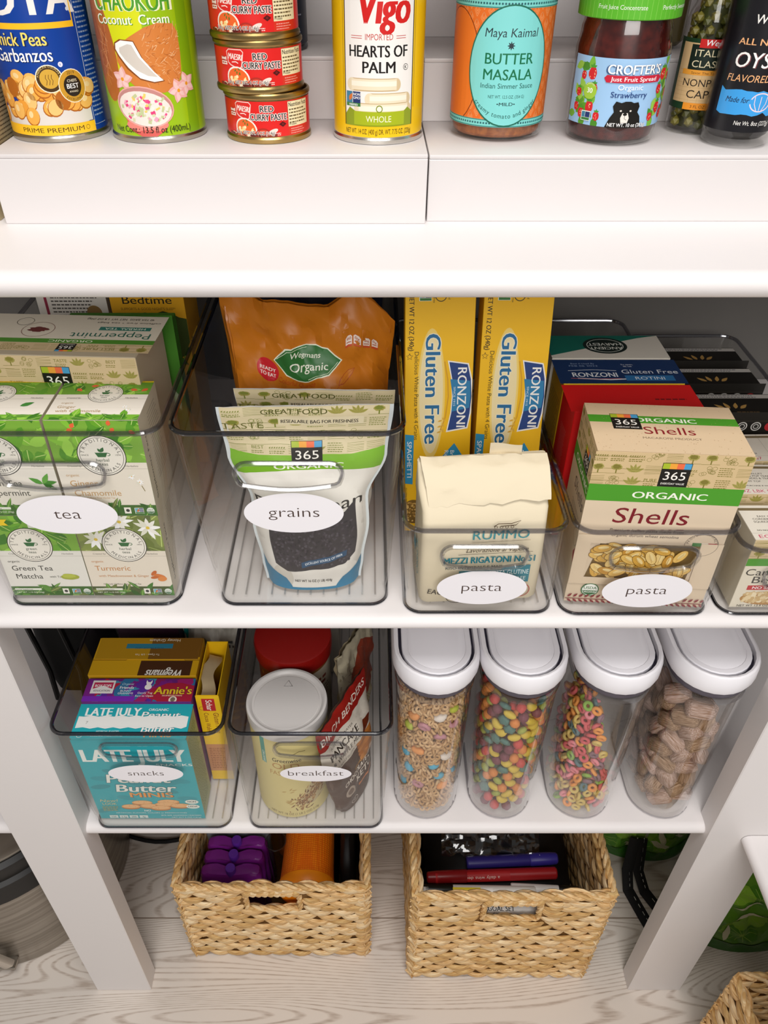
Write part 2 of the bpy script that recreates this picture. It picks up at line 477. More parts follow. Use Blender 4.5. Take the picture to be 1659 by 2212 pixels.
def bin_(label, x0, x1, y0, z0, h, d, txt=None, bx=None, rim=RIMMD, hw=.46, hz=.80, stz=.52, stw=.082, sth=.036, stx=0, slant=.006, txh=.011):
    """open bin: tapered body with a handle hole in front, rim, ribs, sticker"""
    w = x1 - x0; bw0, bw1 = bx or (x0 + .012, x1 - .012); cx = (x0 + x1) / 2; bcx = (bw0 + bw1) / 2 - cx; bw = bw1 - bw0
    t = thing('clear_bin', label, 'storage bin', (cx, y0, z0 + .0004))
    r = .016; th = .0024; o = MB()
    outer = [rrect(bw - .006, d - .012 - slant, r, 0, y0=slant + .004, cx=bcx), rrect(bw, d - .006 - slant, r, .004, y0=slant, cx=bcx), rrect(w - .006, d - .006, r, h - .002, y0=.001)]
    inner = [rrect(bw - 2 * th, d - .006 - slant - 2 * th, r - th, .0045, y0=slant + th, cx=bcx), rrect(w - .006 - 2 * th, d - .006 - 2 * th, r - th, h - .002, y0=.001 + th)]
    n = len(outer[0])
    vs = [p for q in outer for p in q]; fs = [tuple(range(n))[::-1]]
    for i in range(2):
        for j in range(n):
            if i == 1 and j == n - 1: continue      # front panel is built apart, with its opening
            k = (j + 1) % n; fs.append((i * n + j, i * n + k, (i + 1) * n + k, (i + 1) * n + j))
    o.add(vs, fs, ACRYL, True)
    vs = [p for q in inner for p in q]; fs = [tuple(range(n))]
    for j in range(n - 1):
        fs.append((j, n + j, n + j + 1, j + 1))
    o.add(vs, fs, ACRYL, True)
    # front panel: two sheets with a hole and the hole's edge
    hp = stadium_pts(w * hw, .021)
    loops = []
    for A, B in ((outer[1], outer[2]), (inner[0], inner[1])):
        bl, br_, tr, tl = [Vector(p) for p in (A[n - 1], A[0], B[0], B[n - 1])]
        def pt(x, z, bl=bl, br_=br_, tl=tl, tr=tr):
            s = (z - bl.z) / (tl.z - bl.z); a = bl.lerp(tl, s); c = br_.lerp(tr, s)
            return a + (c - a) * ((x - a.x) / (c.x - a.x))
        b = bmesh.new()
        ov = [b.verts.new(p) for p in (bl, br_, tr, tl)]
        hv = [b.verts.new(pt(x, hz * h + z)) for x, z in hp]
        es = [b.edges.new((L[i], L[(i + 1) % len(L)])) for L in (ov, hv) for i in range(len(L))]
        bmesh.ops.triangle_fill(b, use_beauty=True, edges=es)
        loops.append([v.co.copy() for v in hv])
        o.bm(b, ACRYL)
        if len(loops) == 1: front = pt
    o.link('body', t)
    # raised lip round the opening
    a = MB(); a.tube([p + Vector((0, -.0008, 0)) for p in loops[0]], .0024, ACRYL2, 6, True)
    a.tube([(p + q) / 2 for p, q in zip(*loops)], .0013, ACRIM, 6, True)
    a.link('handle', t)
    # rim
    a = MB(); q = rrect(w - .005, d - .005, r + .002, h - .0015, 7, y0=.0025)
    a.tube(q, .0024, rim, 8, True); a.link('rim', t)
    # foot edge and floor ribs
    a = MB(); a.tube([(p[0], p[1], .0016) for p in rrect(bw - .003, d - .009 - slant, r, 0, 7, y0=slant + .002, cx=bcx)], .0016, RIMDK, 6, True); a.link('foot_edge', t)
    a = MB(); k = int(bw / .0125)
    for i in range(1, k):
        x = bcx - bw / 2 + bw * i / k
        a.box(x - .0009, x + .0009, slant + .012, d - .02, .0047, .006, ACRYL2)
    a.link('rib', t)
    if txt:
        s = Art(stw * 1000, sth * 1000)
        s.e(0, sth * 500, stw * 500, sth * 500, '#f1eef2', n=64)
        s.t(0, sth * 500 - txh * 300, txt, txh * 1000 * .82, '#4a3a34', b=-.010, sx=1.22)
        zc = h * stz
        c0 = front(stx - stw / 2, zc - sth / 2); c1 = front(stx + stw / 2, zc - sth / 2); c2 = front(stx - stw / 2, zc + sth / 2)
        a = MB(); up = (c2 - c0).normalized()
        nrm = Vector((1, 0, 0)).cross(up)
        a.art(s, plane(front(stx, zc - sth / 2), (1, 0, 0), tuple(up)), n0=6e-4)
        a.link('label_sticker', t)
    return t
bin_('clear bin of tea boxes, oval sticker reading tea', -.372, -.1728, .540, .9135, .203, .40, 'tea', bx=(-.3565, -.1865), stx=.003, stz=.575, stw=.090, sth=.044, slant=.001, txh=.0145)
bin_('clear bin of grain bags, oval sticker reading grains', -.1695, .0315, .540, .9135, .203, .40, 'grains', bx=(-.1480, .0190), stx=0.002, stz=.585, stw=.089, sth=.045, slant=.001, rim=RIMDK, txh=.0145)
bin_('shallow clear bin holding the rigatoni bag, sticker reading pasta', .0297, .1817, .528, .9135, .108, .44, 'pasta', bx=(.0338, .1795), stz=.345, hz=.73, hw=.52, stx=.001, stw=.085, sth=.044, slant=.002, txh=.014)
bin_('shallow clear bin holding the shells box, sticker reading pasta', .1832, .3365, .526, .9135, .108, .44, 'pasta', bx=(.1862, .3320), stz=.325, hz=.73, hw=.52, stx=0.003, stw=.085, sth=.044, slant=.002, txh=.014)
bin_('low clear bin of bean cartons at right end of shelf', .3395, .492, .526, .9135, .086, .44, None, bx=(.3415, .484), hz=.62, hw=.62, slant=.002)
bin_('clear bin of cracker boxes, oval sticker reading snacks', -.3703, -.1668, .533, .508, .206, .40, 'snacks', bx=(-.3575, -.1800), rim=RIMDK, hw=.44, hz=.86, stx=.0, stz=.62, stw=.09, sth=.036, slant=.001, txh=.0125)
bin_('clear bin of oat canister and pouches, sticker reading breakfast', -.1645, .0285, .533, .508, .206, .40, 'breakfast', bx=(-.1580, .0185), rim=RIMDK, hw=.44, hz=.865, stx=.004, stz=.62, stw=.086, sth=.033, slant=.001, txh=.0135)
# ---------------------------------------------------------------- cans and jars on the risers
T1, T1B, T2 = 1.3084, 1.3064, 1.3574
TIN = M('#b9b4aa', .28, 1.)
def can(label, x, y, z, r, h, art, rim=TIN, ry=0, name='food_can', group=None):
    t = thing(name, label, 'can', (x, y, z), (0, 0, ry), group)
    o = MB(); c = r - .0012
    o.lathe([(c - .003, .002), (c - .001, .0004), (r - .0004, 0), (r, .0012), (r, .003), (c, .0045), (c, h - .0045), (r, h - .003), (r, h - .001), (r - .0008, h), (r - .002, h), (c - .0025, h - .004), (0.001, h - .0042)], rim)
    o.link('body', t)
    o = MB(); o.art(art, cyl(c + .0001, .005), step=.005, rough=.3, spec=.5)
    o.link('paper_label', t)
    return t
def lbl(r, h, bg): return Art(2 * PI * (r - .0011) * 1000, (h - .010) * 1000, bg)

# chick peas
a = lbl(.039, .112, '#0a3f9c')
a.r(29.5, 1, 21, 92, '#0a3f9c'); a.line([(30.5, 100), (30.5, 4), (46, 4)], .5, '#dfe6f2')
a.para(32, 90, 15, 26, 3.2, 1.1, '#9fb0d6')
a.t(-15, 81.5, 'GOYA', 23, '#f6f2ee', b=.035, sx=1.05); a.e(25, 84, 1.3, 1.3, '#dfe6f2')
a.r(-45, 72.5, 72, 4, '#ffc627'); a.r(27, 72.5, 1, 30, '#ffc627')
a.t(-17, 61.5, 'Chick Peas', 9.2, '#0a2250', b=.02, w=44); a.t(-18, 62, 'Chick Peas', 9.2, '#ffe36e', b=.015, w=44)
a.t(-16.5, 51, 'Garbanzos', 9.4, '#0a2250', b=.015, w=46); a.t(-17, 51.5, 'Garbanzos', 9.4, '#ffffff', b=.012, w=46); a.e(10.5, 49, 1.8, 1.8, '#eef'); a.t(10.5, 48.2, 'k', 1.8, '#0a3f9c')
a.e(-12, 13, 41, 12, '#e4dcd4'); a.r(-52, 8, 81, 10, '#e4dcd4')
a.many(40)
a.tf = (0, -4, 1.28)
for i in range(62):
    px, py = RN.uniform(-52, 24), RN.uniform(13, 40)
    if py > 38 - abs(px + 18) * .35: py *= .75
    if py < 12 + max(0, (px - 5)) * .35: continue
    c = RN.choice(['#f5b04e', '#f8bd62', '#f0a23c', '#fac87a'])
    rr = RN.uniform(0, 180)
    a.e(px, py, 5.3, 4.5, '#b8681c', rr, 16); a.e(px + .2, py + .4, 4.9, 4.1, c, rr, 16); a.e(px - .8, py + 1.3, 2.0, 1.4, '#fbdba0', rr, 12)
a.many()
a.tf = (-2.2, 3.2, 1.18)
a.e(2, 31, 8.6, 8.2, '#fff3d6'); a.e(2, 31, 8, 7.6, '#4a3210'); a.e(2, 31, 6, 5.6, '#d9a93c'); a.ta(2, 31, 6.5, 'AMERICAN CULINARY', 1.2, '#f2d58a'); 
for k in range(3): a.line([(0.2 + k * 1.8, 33.5), (-.3 + k * 1.8, 31.5), (.5 + k * 1.8, 30), (-.4 + k * 1.8, 27.5)], .35, '#6a4310')
a.e(16, 26, 9.3, 10, '#fff3d6'); a.e(16, 26, 8.8, 9.5, '#d09a2e'); a.e(16, 26, 6, 6.3, '#2a2017')
a.t(16, 32.8, '2019', 1.9, '#3a2508'); a.t(16, 28.3, 'CHEFS', 1.7, '#f6e9c8', b=.01); a.t(16, 24.6, 'BEST', 2.9, '#ffffff', b=.02); a.t(16, 22.2, 'AWARD', 1.2, '#f6e9c8'); a.ta(16, 26, 8.6, 'EXCELLENCE', 1.4, '#3a2508', 270, inside=True)
a.tf = (0, 0, 1)
a.r(-60, 0, 90, 7.6, '#ffc627'); a.t(-6, 2.2, 'PRIME PREMIUM', 3.5, '#4a3208', w=50); a.ring(22.5, 3.8, 1.7, 1.7, .3, '#4a3208')
can('blue can of chick peas with white lettering', -.257, .709, T1, .039, .112, a, ry=18)

# coconut cream
a = lbl(.039, .128, '#9cc40f')
a.e(-15, 78, 22, 40, '#dbe016'); a.r(34, 0, 12, 118, '#7fae10')
a.e(-33, 63, 15, 40, '#b9672c', 8)
for i in range(26): a.line([(-40 + RN.uniform(0, 18), 40 + RN.uniform(0, 44)), (-38 + RN.uniform(0, 14), 34 + RN.uniform(0, 40))], .4, RN.choice(['#d88d4e', '#9c5420', '#e2a36b']))
a.t(0, 84, 'CHAOKOH', 13, '#f4f7d0', b=.06, w=62); a.t(0, 84.3, 'CHAOKOH', 12.4, '#4d9c2d', b=.02, w=59)
a.t(-.5, 75.5, 'Coconut  Cream', 6.6, '#3f8a20', b=.03, w=58); a.t(-1, 75.8, 'Coconut  Cream', 6.6, '#fbfbe8', b=.02, w=58)
a.tf = (8, 4, 1)
a.p([(-24, 57), (-12, 64), (0, 70), (10, 72.5), (22, 71.5), (25.5, 66), (26, 52), (24.5, 38), (19, 29), (8, 26.5), (-10, 29), (-20, 37), (-25, 48)], '#d8823c')
a.many(30)
for i in range(150):
    x, y = RN.uniform(-4, 24), RN.uniform(32, 70); l = RN.uniform(3, 8); an = RN.uniform(-.6, .6) + (y - 50) * .03
    a.line([(x, y), (x + l * math.cos(an) * .5, y + l * math.sin(an))], .32, RN.choice(['#eeb078', '#b8662a', '#e59a58', '#f7c896']))
a.many()
a.p([(-25, 60), (-20, 62.5), (-13, 62), (-9, 61.5), (-4, 50), (4, 40), (10, 34.5), (2, 33.5), (-8, 36), (-17, 43), (-23, 51), (-26, 56)], '#8a4a1c')
a.p([(-24, 59.5), (-19, 61.8), (-13, 61.3), (-9.5, 61), (-5, 51), (3, 41), (9, 35), (2, 34.3), (-8, 37), (-16, 44), (-22, 51.5), (-24.6, 56)], '#fdfaf6')
a.p([(-21, 57), (-14, 59.5), (-11, 59), (-7, 51), (0, 43), (5, 37.5), (-2, 38.5), (-10, 42.5), (-17, 48.5), (-21.5, 54)], '#d8cfc4')
for cx, cy in ((-23, 36), (20, 27), (28, 31)):
    for k in range(5):
        an = 72 * k + cx * 9; a.leaf(cx, cy, 9, 6.5, an, '#f1b4ae'); a.leaf(cx, cy, 8, 4, an + 8, '#f7cfca')
    a.e(cx, cy, 1.3, 1.3, '#f0a020')
a.tf = (0, 0, 1)
a.p([(-22, 22), (20, 21), (13, 4), (6, 0), (-6, 0), (-14, 4)], '#e65a50'); a.e(-1, 8, 17, 5, '#ef8a7e'); a.e(0, 2.2, 9, 2.6, '#d86058')
a.e(-1, 21, 23, 14.5, '#f0b0a6', -8); a.e(-1, 21, 22, 13.6, '#c98c86', -8); a.e(-1, 19.8, 21, 12.2, '#f6e8de', -8)
for i in range(90):
    an, q = RN.uniform(0, 2 * PI), RN.uniform(0, 1) ** .5
    a.r(-1 + 19 * q * math.cos(an), 18.8 + 10 * q * math.sin(an), RN.uniform(1.5, 3.6), RN.uniform(1.3, 2.6), RN.choice(['#ee4f8c', '#e8417f', '#f6f0e2', '#c6cf9a', '#f3d36a', '#f7a8c0', '#d8dcb0']), RN.uniform(0, 90))
a.t(2, 2.6, 'Net Cont.: 13.5 fl oz (400mL)', 4.9, '#15200a', b=.005, w=64)
can('green can of coconut cream with a coconut picture', -.174, .7065, T1, .0385, .128, a)

# red curry paste, three in a stack
def curry():
    a = lbl(.0346, .0352, '#e0231f')
    a.r(20, 6.5, 22, 18, '#f3e6bb'); a.r(20, 0, 22, 6, '#d9331f'); a.line([(20, 6.5), (20, 24.4), (42, 24.4)], .25, '#3a2a10')
    a.t(21, 20.6, 'Nutrition Facts', 3.2, '#221a10', 'l', b=.02, w=20); a.para(21, 18, 20, 5, 2.3, 1.0, '#6a5a3a'); a.t(21, 7.3, 'Protein', 1.7, '#221a10', 'l', b=.02); a.para(22, 4.4, 15, 3, 1.6, .6, '#f6a69a')
    a.tf = (3.5, -4.6, 1.22)
    a.p([(-23, 22.5), (-21, 24), (-12, 24), (-10.5, 22.5), (-12, 14.5), (-14, 13), (-20, 15), (-22, 16.5)], '#f6d9cf'); a.p([(-22.5, 22.3), (-20.8, 23.5), (-12.2, 23.5), (-11, 22.3), (-12.5, 14.9), (-14, 13.6), (-19.8, 15.6), (-21.5, 16.9)], '#dd2a24')
    a.t(-16.7, 18.3, 'MAESRI', 3.4, '#fdeee4', b=.03, w=9.6, rot=-4, it=.1); a.line([(-19, 16.9), (-16, 17.2), (-14.5, 16.4)], .5, '#fdeee4')
    a.e(-15.5, 8, 8.2, 6.6, '#f6efe4', -12); a.e(-15.5, 8, 7.2, 5.7, '#f0682c', -12)
    a.many(12)
    for i in range(20): a.e(-15.5 + RN.uniform(-5, 5), 7.4 + RN.uniform(-3.6, 2.6), RN.uniform(.8, 1.6), RN.uniform(.6, 1.0), RN.choice(['#fbe7b4', '#f9d78c', '#f7c46a']), RN.uniform(0, 180), 10)
    a.many()
    for i in range(5): a.leaf(-16 + RN.uniform(-2, 3), 11 + RN.uniform(-1, 1.5), 2, .9, RN.uniform(0, 360), '#5c7a26')
    a.tf = (0, 0, 1)
    a.t(3, 18.0, 'RED', 4.6, '#22120e', b=.025, out='#fbeee6', ow=.05, w=10.5); a.t(4, 12.0, 'CURRY PASTE', 4.8, '#22120e', b=.025, out='#fbeee6', ow=.05, w=29)
    a.p([(12, 9), (15, 10.8), (18, 9), (15, 7)], '#4a0f10'); a.e(15, 9, 1, .9, '#7a1a18')
    a.e(-1, 2.2, 6, 4.2, '#b02a1c'); a.e(-1, 2, 5, 3.2, '#d8492c'); a.e(7, 4, 4, 1.6, '#f0dcd0', 20); a.para(6, 2.2, 8, 2, 1.2, .6, '#fae0d6')
    a.r(-34, -1, 44, 3.0, '#7a2418')
    for i in range(26): a.e(RN.uniform(-33, 10), RN.uniform(-.5, 2), RN.uniform(.8, 2), RN.uniform(.5, 1.2), RN.choice(['#f0d9b8', '#a2452c', '#5a1a16', '#d8b890', '#c0603c']), n=10)
    a.t(-8.5, 1.6, '114 g  NET.WT. 4 OZ (114g)', 2.6, '#1c1210', b=.012, out='#f7ece2', ow=.045, w=33)
    a.r(-30, 17, 5.5, 2.2, '#f2dcd0'); a.r(-30, 14, 6, 2.4, '#f2dcd0'); a.para(-29.5, 18.7, 4.5, 3, 1.9, .7, '#a8332c')
    return a
CUR = ['bottom', 'middle', 'top']
cu = can('small red tin of red curry paste, bottom of the stack of three', -.0825, .7005, T1, .0346, .0352, curry(), GOLD, 0, 'curry_paste_tin', 'curry paste tins')
for i, (dx, rz, w) in enumerate(((-.0040, 3, 'middle'), (-.0055, -2, 'top'))):
    c = cu.copy(); COL.objects.link(c); c.location = (-.0825 + dx, .7005, T1 + .0355 * (i + 1)); c.rotation_euler = (0, 0, math.radians(rz))
    c['label'] = 'small red tin of red curry paste, %s of the stack of three' % w
    for ch in cu.children:
        d = ch.copy(); COL.objects.link(d); d.parent = c

# hearts of palm
a = lbl(.0368, .122, '#f2c50f')
a.p([(-29, 8), (29, 8), (29, 94), (24, 99), (22, 103), (-22, 103), (-24, 99), (-29, 94)], '#3b2c20'); a.p([(-28, 8), (28, 8), (28, 93), (23, 98), (21, 104), (-21, 104), (-23, 98), (-28, 93)], '#f4efe9')
a.t(3, 77, 'Vigo', 22, '#d21f1d', b=.045, w=40, it=.12)
a.t(0, 66.5, 'IMPORTED', 4.2, '#c43a33', w=21); a.line([(-22, 69), (-13, 69)], .4, '#c43a33'); a.line([(-22, 67.5), (-13, 67.5)], .4, '#c43a33'); a.line([(13, 69), (21, 69)], .4, '#c43a33'); a.line([(13, 67.5), (21, 67.5)], .4, '#c43a33')
a.t(-.5, 55.5, 'HEARTS OF', 8, '#1d1a18', b=.03, w=46); a.t(0, 45, 'PALM', 8, '#1d1a18', b=.03, w=25); a.ring(21.5, 48.5, 2.2, 2.2, .35, '#1d1a18'); a.t(21.5, 47.4, 'K', 2.3, '#1d1a18', b=.02)
for x, y, w in ((-6, 37, 40), (6, 27, 34), (2, 20, 44)):
    a.r(x - w / 2 + 4, y - 4.4, w - 4, 8.8, '#c9ae82'); a.e(x - w / 2 + 4, y, 4, 4.4, '#eadab8'); a.e(x + w / 2, y, 3.4, 4.4, '#d8c199'); a.r(x - w / 2 + 4, y - 3.6, w - 4, 7.4, '#efe0c2'); a.r(x - w / 2 + 4, y - 1, w - 4, 3.4, '#f9f0dc')
a.r(-27, 22, 12, 10.5, '#f4efe9'); a.r(-27, 24, 5.6, 8, '#3f7f9c'); a.r(-21, 24, 6.6, 8, '#24356c'); a.t(-17.7, 29.2, 'NON', 1.9, '#fff', b=.02); a.t(-17.7, 26.8, 'GMO', 1.9, '#fff', b=.02); a.leaf(-24.5, 25.5, 6, 3, 60, '#d8732c'); a.r(-27, 21.7, 12.6, 2.4, '#3e7d3a'); a.t(-20.7, 22.1, 'VERIFIED', 1.5, '#fff', b=.02)
a.p([(-28, 8), (28, 8), (28, 18), (24, 21), (20, 18), (-18, 18), (-24, 21), (-28, 16)], '#8d9c16'); a.p([(-20, 9), (21, 9), (21, 18.5), (-20, 18.5)], '#a9b81d'); a.ring(.5, 20.5, 2.6, 2.6, .7, '#7d8c14'); a.t(0, 11.2, 'WHOLE', 4.6, '#f6f3d0', w=20)
a.t(0, 2.4, 'NET WT. 14 OZ. (400 g) DR. WT. 7.75 OZ. (220g)', 3.8, '#3a2d0a', w=56)
for s in (-1, 1):
    a.line([(s * 30.5, 20), (s * 30.5, 92)], .4, '#a67c0a')
can('yellow and white can of hearts of palm', .0075, .7005, T1, .0368, .122, a, M('#d5d2cc', .25, 1.))

# butter masala jar
def jar(name, label, cat, x, y, z, prof, mat, art, ar, az, lidprof=None, lidmat=None, lidart=None, lr=0, lz=0, glass=True, base=None):
    t = thing(name, label, cat, (x, y, z))
    o = MB(); o.lathe(prof, mat, 64); o.link('contents', t)
    if glass:
        o = MB(); o.lathe([(0.002, 0), (prof[1][0] * .9, 0), (prof[1][0] + .0016, .0022)] + [(r + .0018, zz) for r, zz in prof[1:]], JARGL, 64, cap1=False); o.link('glass', t)
    if art:
        o = MB(); o.art(art, cyl(ar, az), step=.0045, rough=.4); o.link('paper_label', t)
    if lidprof:
        o = MB(); o.lathe(lidprof, lidmat, 64)
        if lidart: o.art(lidart, cyl(lr, lz), step=.004, rough=.4)
        o.link('lid', t)
    return t
SAUCE = noisy('orange_sauce', '#8a4515', '#b3672a', (220, 220, 220), .35, 3, spec=.6)
a = Art(2 * PI * 38 * .62, 86, '#e8722a')
a.many(2)
for i in range(26):
    for j in range(9):
        x, y = -74 + i * 5.8, 6 + j * 9 + (4.5 if i % 2 else 0)
        for k in range(3): a.line([(x, y - 3.4 + k * 1.6), (x - 2.4 + k * .5, y + .6 + k), (x, y + 4.2)], .34, '#f3a56a'); a.line([(x, y - 3.4 + k * 1.6), (x + 2.4 - k * .5, y + .6 + k), (x, y + 4.2)], .34, '#f3a56a')
a.many()
a.ring(-46, 40, 24, 40, .8, '#8a3d12'); a.e(-46, 40, 23, 39, '#ec7b2d')
for yy in (0, 80.5): 
    a.r(-80, yy, 160, 5.5, '#7fd4cd'); a.r(-80, yy + .2, 160, .6, '#2d7a70'); a.r(-80, yy + 4.8, 160, .6, '#2d7a70')
    for i in range(64): a.e(-74 + i * 2.35, yy + 2.8, .75, .75, '#2a5f66', n=8)
a.tf = (1, 0, 1.02); a.e(0, 41, 31.6, 40.5, '#1f6b56', n=48); a.e(0, 41, 30.6, 39.5, '#84d8d4', n=48)
a.t(0, 61, 'Maya Kaimal', 6, '#2c3a40', w=40, it=.1); 
for k in range(8): a.leaf(0, 55.5, 3, 1.1, 45 * k, '#2c3a40')
a.t(0, 43.5, 'BUTTER', 7.6, '#166f49', b=.015, w=37); a.t(0, 33, 'MASALA', 7.6, '#166f49', b=.015, w=38)
a.t(0, 27.3, 'Indian Simmer Sauce', 3.6, '#1d5a52', w=41); a.t(0, 20.5, 'NET WT. 12.5 OZ. (354 G)', 2.3, '#1d5a52', w=28); a.t(0, 15.4, '•MILD•', 2.4, '#1d3a3a', b=.02, w=14)
a.ta(0, 40, 33.5, 'creamy tomato and ginger', 3.3, '#1d5a52', 270, inside=True, track=1.1)
jar('sauce_jar', 'orange jar of butter masala sauce with teal oval label', 'jar', .1065, .7165, T1B,
    [(.0335, .003), (.0355, .005), (.0362, .010), (.0362, .112), (.034, .122), (.027, .130), (.027, .140)], SAUCE, a, .0384, .0115,
    [(.0285, .134), (.030, .135), (.030, .150), (.029, .152), (.001, .152)], M('#d98a3a', .35))

# strawberry spread
JAM = noisy('strawberry_jam', '#3d0d0a', '#5e1a12', (160, 160, 160), .25, 3, spec=.6)
a = Art(2 * PI * 36 * .45, 47, '#9fc6ea')
def berry(x, y, s):
    a.e(x, y, s, s * 1.25, '#d5262a', 0, 14, .06)
    for k in range(5): a.e(x + RN.uniform(-.6, .6) * s, y + RN.uniform(-.8, .6) * s, s * .1, s * .15, '#f7c9a0', n=6)
    for k in range(3): a.leaf(x, y + s * 1.05, s * .9, s * .5, 30 + 60 * k, '#4f9a2f')
for s in (-1, 1):
    for i in range(22): a.leaf(s * RN.uniform(24, 44), RN.uniform(3, 42), 10, 6, RN.uniform(0, 360), RN.choice(['#7cb83a', '#5b9c2c', '#9aca4e', '#4c8a28']))
    for x, y, q in ((30, 36, 3.6), (38, 34, 2.6), (27, 26, 2.8), (41, 22, 2.6), (29, 13, 3.4), (22, 7, 2.6), (36, 8, 3), (42, 12, 2.6)): berry(s * x, y, q)
a.e(-30, 24, 5.8, 5.8, '#a4c93f'); a.t(-30, 22.6, '30', 3.6, '#fff', b=.02); a.ta(-30, 24, 4.6, 'Calories', 1.4, '#eef6d0')
a.t(3, 36.5, "CROFTER'S", 6.6, '#3a5a86', b=.05, w=44); a.t(3, 36.8, "CROFTER'S", 6.6, '#fdfaf4', b=.03, w=42)
a.p([(-18, 31), (24, 31), (26, 34), (24, 36), (-18, 36), (-20, 34)], '#c9243a'); a.t(3, 32.1, 'Just Fruit Spread', 3, '#fff', b=.015, w=36)
a.t(1, 26.3, 'Organic', 3.8, '#f4f7fb', b=.01, w=19); a.t(1, 21, 'Strawberry', 4.2, '#1f3d78', b=.01, w=28)
a.p([(-14, 0), (14, 0), (12, 8), (9.5, 11), (10.5, 15), (9, 18), (5.5, 17.5), (3, 18.5), (-1, 18.5), (-4, 17.5), (-8, 18.5), (-10, 15), (-8.5, 11), (-11, 7)], '#16130f')
a.p([(-2.4, 3.5), (2.6, 3.5), (3.4, 7), (2, 10.5), (-2, 10.5), (-3.2, 7)], '#e9e2d8'); a.e(0, 9.6, 1.6, 1, '#16130f'); a.line([(0, 9), (0, 6.5), (1.6, 5.6)], .3, '#16130f'); a.e(-3.6, 12, .8, .6, '#e9e2d8'); a.e(3.8, 12, .8, .6, '#e9e2d8')
a.t(3, .7, 'NET WT. 10 oz (283g)', 2.7, '#fff', b=.015, w=30, out='#16130f')
a.r(-34.5, 3, 8, 7, '#f2f5ee'); a.r(-34, 5.4, 3, 4, '#3f7f9c'); a.r(-30.8, 5.4, 4, 4, '#24356c'); a.r(-34, 3.4, 7.2, 1.8, '#3e7d3a')
la = Art(2 * PI * 38, 15, '#5db52d')
for i in range(60): la.r(-119 + i * 4, 0, .35, 15, '#86cf52')
la.t(-16, 6, 'Fruit Juice Concentrate', 3, '#f2fae6', w=36); la.t(30, 6, 'Perfectly Sweetened', 3, '#f2fae6', w=32)
jar('jam_jar', 'jar of strawberry fruit spread with green striped lid', 'jar', .1985, .7005, T1B,
    [(.0305, .0035), (.0325, .005), (.0338, .010), (.0343, .03), (.0343, .066), (.0325, .075), (.0325, .079), (.0312, .083), (.031, .088)], JAM, a, .0365, .0145,
    [(.0366, .0858), (.038, .0868), (.038, .102), (.0365, .104), (.001, .104)], M('#5db52d', .35), la, .0381, .0865)

# capers
CAP = M('#6d6a2c', .35, spec=.6)
t = thing('caper_bottle', 'narrow bottle of capers behind the dark sauce bottle', 'bottle', (.2735, .7235, T1B))
o = MB()
for i in range(300):
    z = .006 + .135 * i / 300; an = i * 2.39996; rr = (.0145 if z < .085 else .0095) * (1 if i % 3 else .5)
    b = bmesh.new(); bmesh.ops.create_icosphere(b, subdivisions=1, radius=.0042)
    o.bm(b, (CAP, M('#837a35', .35), M('#595a26', .35))[i % 3], True, Matrix.Translation((rr * math.cos(an), rr * math.sin(an), z)))
o.lathe([(.012, .004), (.013, .006), (.013, .086), (.007, .10), (.007, .14)], M('#3d3f1c', .5), 24)
tag(o.link('capers', t), None, None, kind='stuff')
o = MB(); o.lathe([(.002, 0), (.018, 0), (.0203, .003), (.0203, .08), (.019, .086), (.0145, .096), (.0145, .1), (.0152, .102), (.0145, .104), (.0145, .146)], JARGL, 40); o.link('glass', t)
a = Art(2 * PI * 20.5 * .55, 50, '#1e3d24'); a.r(-29, 5, 58, 42, '#d9b684')
for i in range(8): a.line([(-28 + i * 7, 5), (-28 + i * 7, 30)], .15, '#b89560'); a.line([(-28, 7 + i * 3), (28, 7 + i * 3)], .15, '#b89560')
a.r(-20, 28, 50, 18, '#18251c'); a.t(-1, 38, 'ITALIAN', 5, '#efe0b8', w=30); a.t(0, 30.5, 'CLASSICS', 5, '#efe0b8', w=34); a.r(-14, 44, 40, 6.5, '#cf2222'); a.t(3, 45.6, 'Wegmans', 4.2, '#fff', b=.015, it=.25, w=26)
a.r(-24, 25, 52, 3.6, '#eda13a'); a.t(0, 25.8, 'Savor The Taste of Italy', 1.7, '#5a3410', w=32); a.t(0, 17, 'NONPAREIL', 5.4, '#2a2018', w=42); a.t(0, 8.6, 'CAPERS', 6, '#2a2018', w=32); a.r(-17, 0, 40, 5, '#f0972a'); a.t(0, 1.4, '3 FL OZ (88mL)', 2.3, '#5a3410', w=22)
o = MB(); o.art(a, cyl(.0207, .019), step=.003); o.link('paper_label', t)
o = MB(); o.lathe([(.0165, .140), (.017, .141), (.017, .156), (.001, .157)], M('#2a3a22', .4), 32); o.link('lid', t)

# oyster sauce
a = Art(2 * PI * 28 * .62, 92, '#17161a')
a.r(-4, 84, 14, 8, '#e8a070', 6); a.ring(1, 87, 2.5, 2.5, .5, '#6a3a20', 200, 340); a.t(0, 72, 'WOK MEI', 6, '#f2efe9', b=.01, w=34, it=.1); a.r(-4, 69, 10, 1.2, '#e8a070', -4)
a.t(0, 58.5, 'ALL NATURAL', 4.4, '#f0b27c', b=.02, w=50); a.t(0.8, 43.6, 'OYSTER', 10.4, '#6b3a3c', b=.01, w=49, it=.12); a.t(0, 44, 'OYSTER', 10.4, '#f7f4ef', b=.01, w=49, it=.12); a.t(0, 34.5, 'FLAVORED SAUCE', 5, '#f0b27c', w=54, it=.12)
q = [(-30, 13)]
for i in range(16): q.append((-30 + i * 4, 29.5 + RN.uniform(-1.4, 1.2) - i * .15))
for i in range(16): q.append((30 - i * 4, 13 + RN.uniform(-1.6, 1.2)))
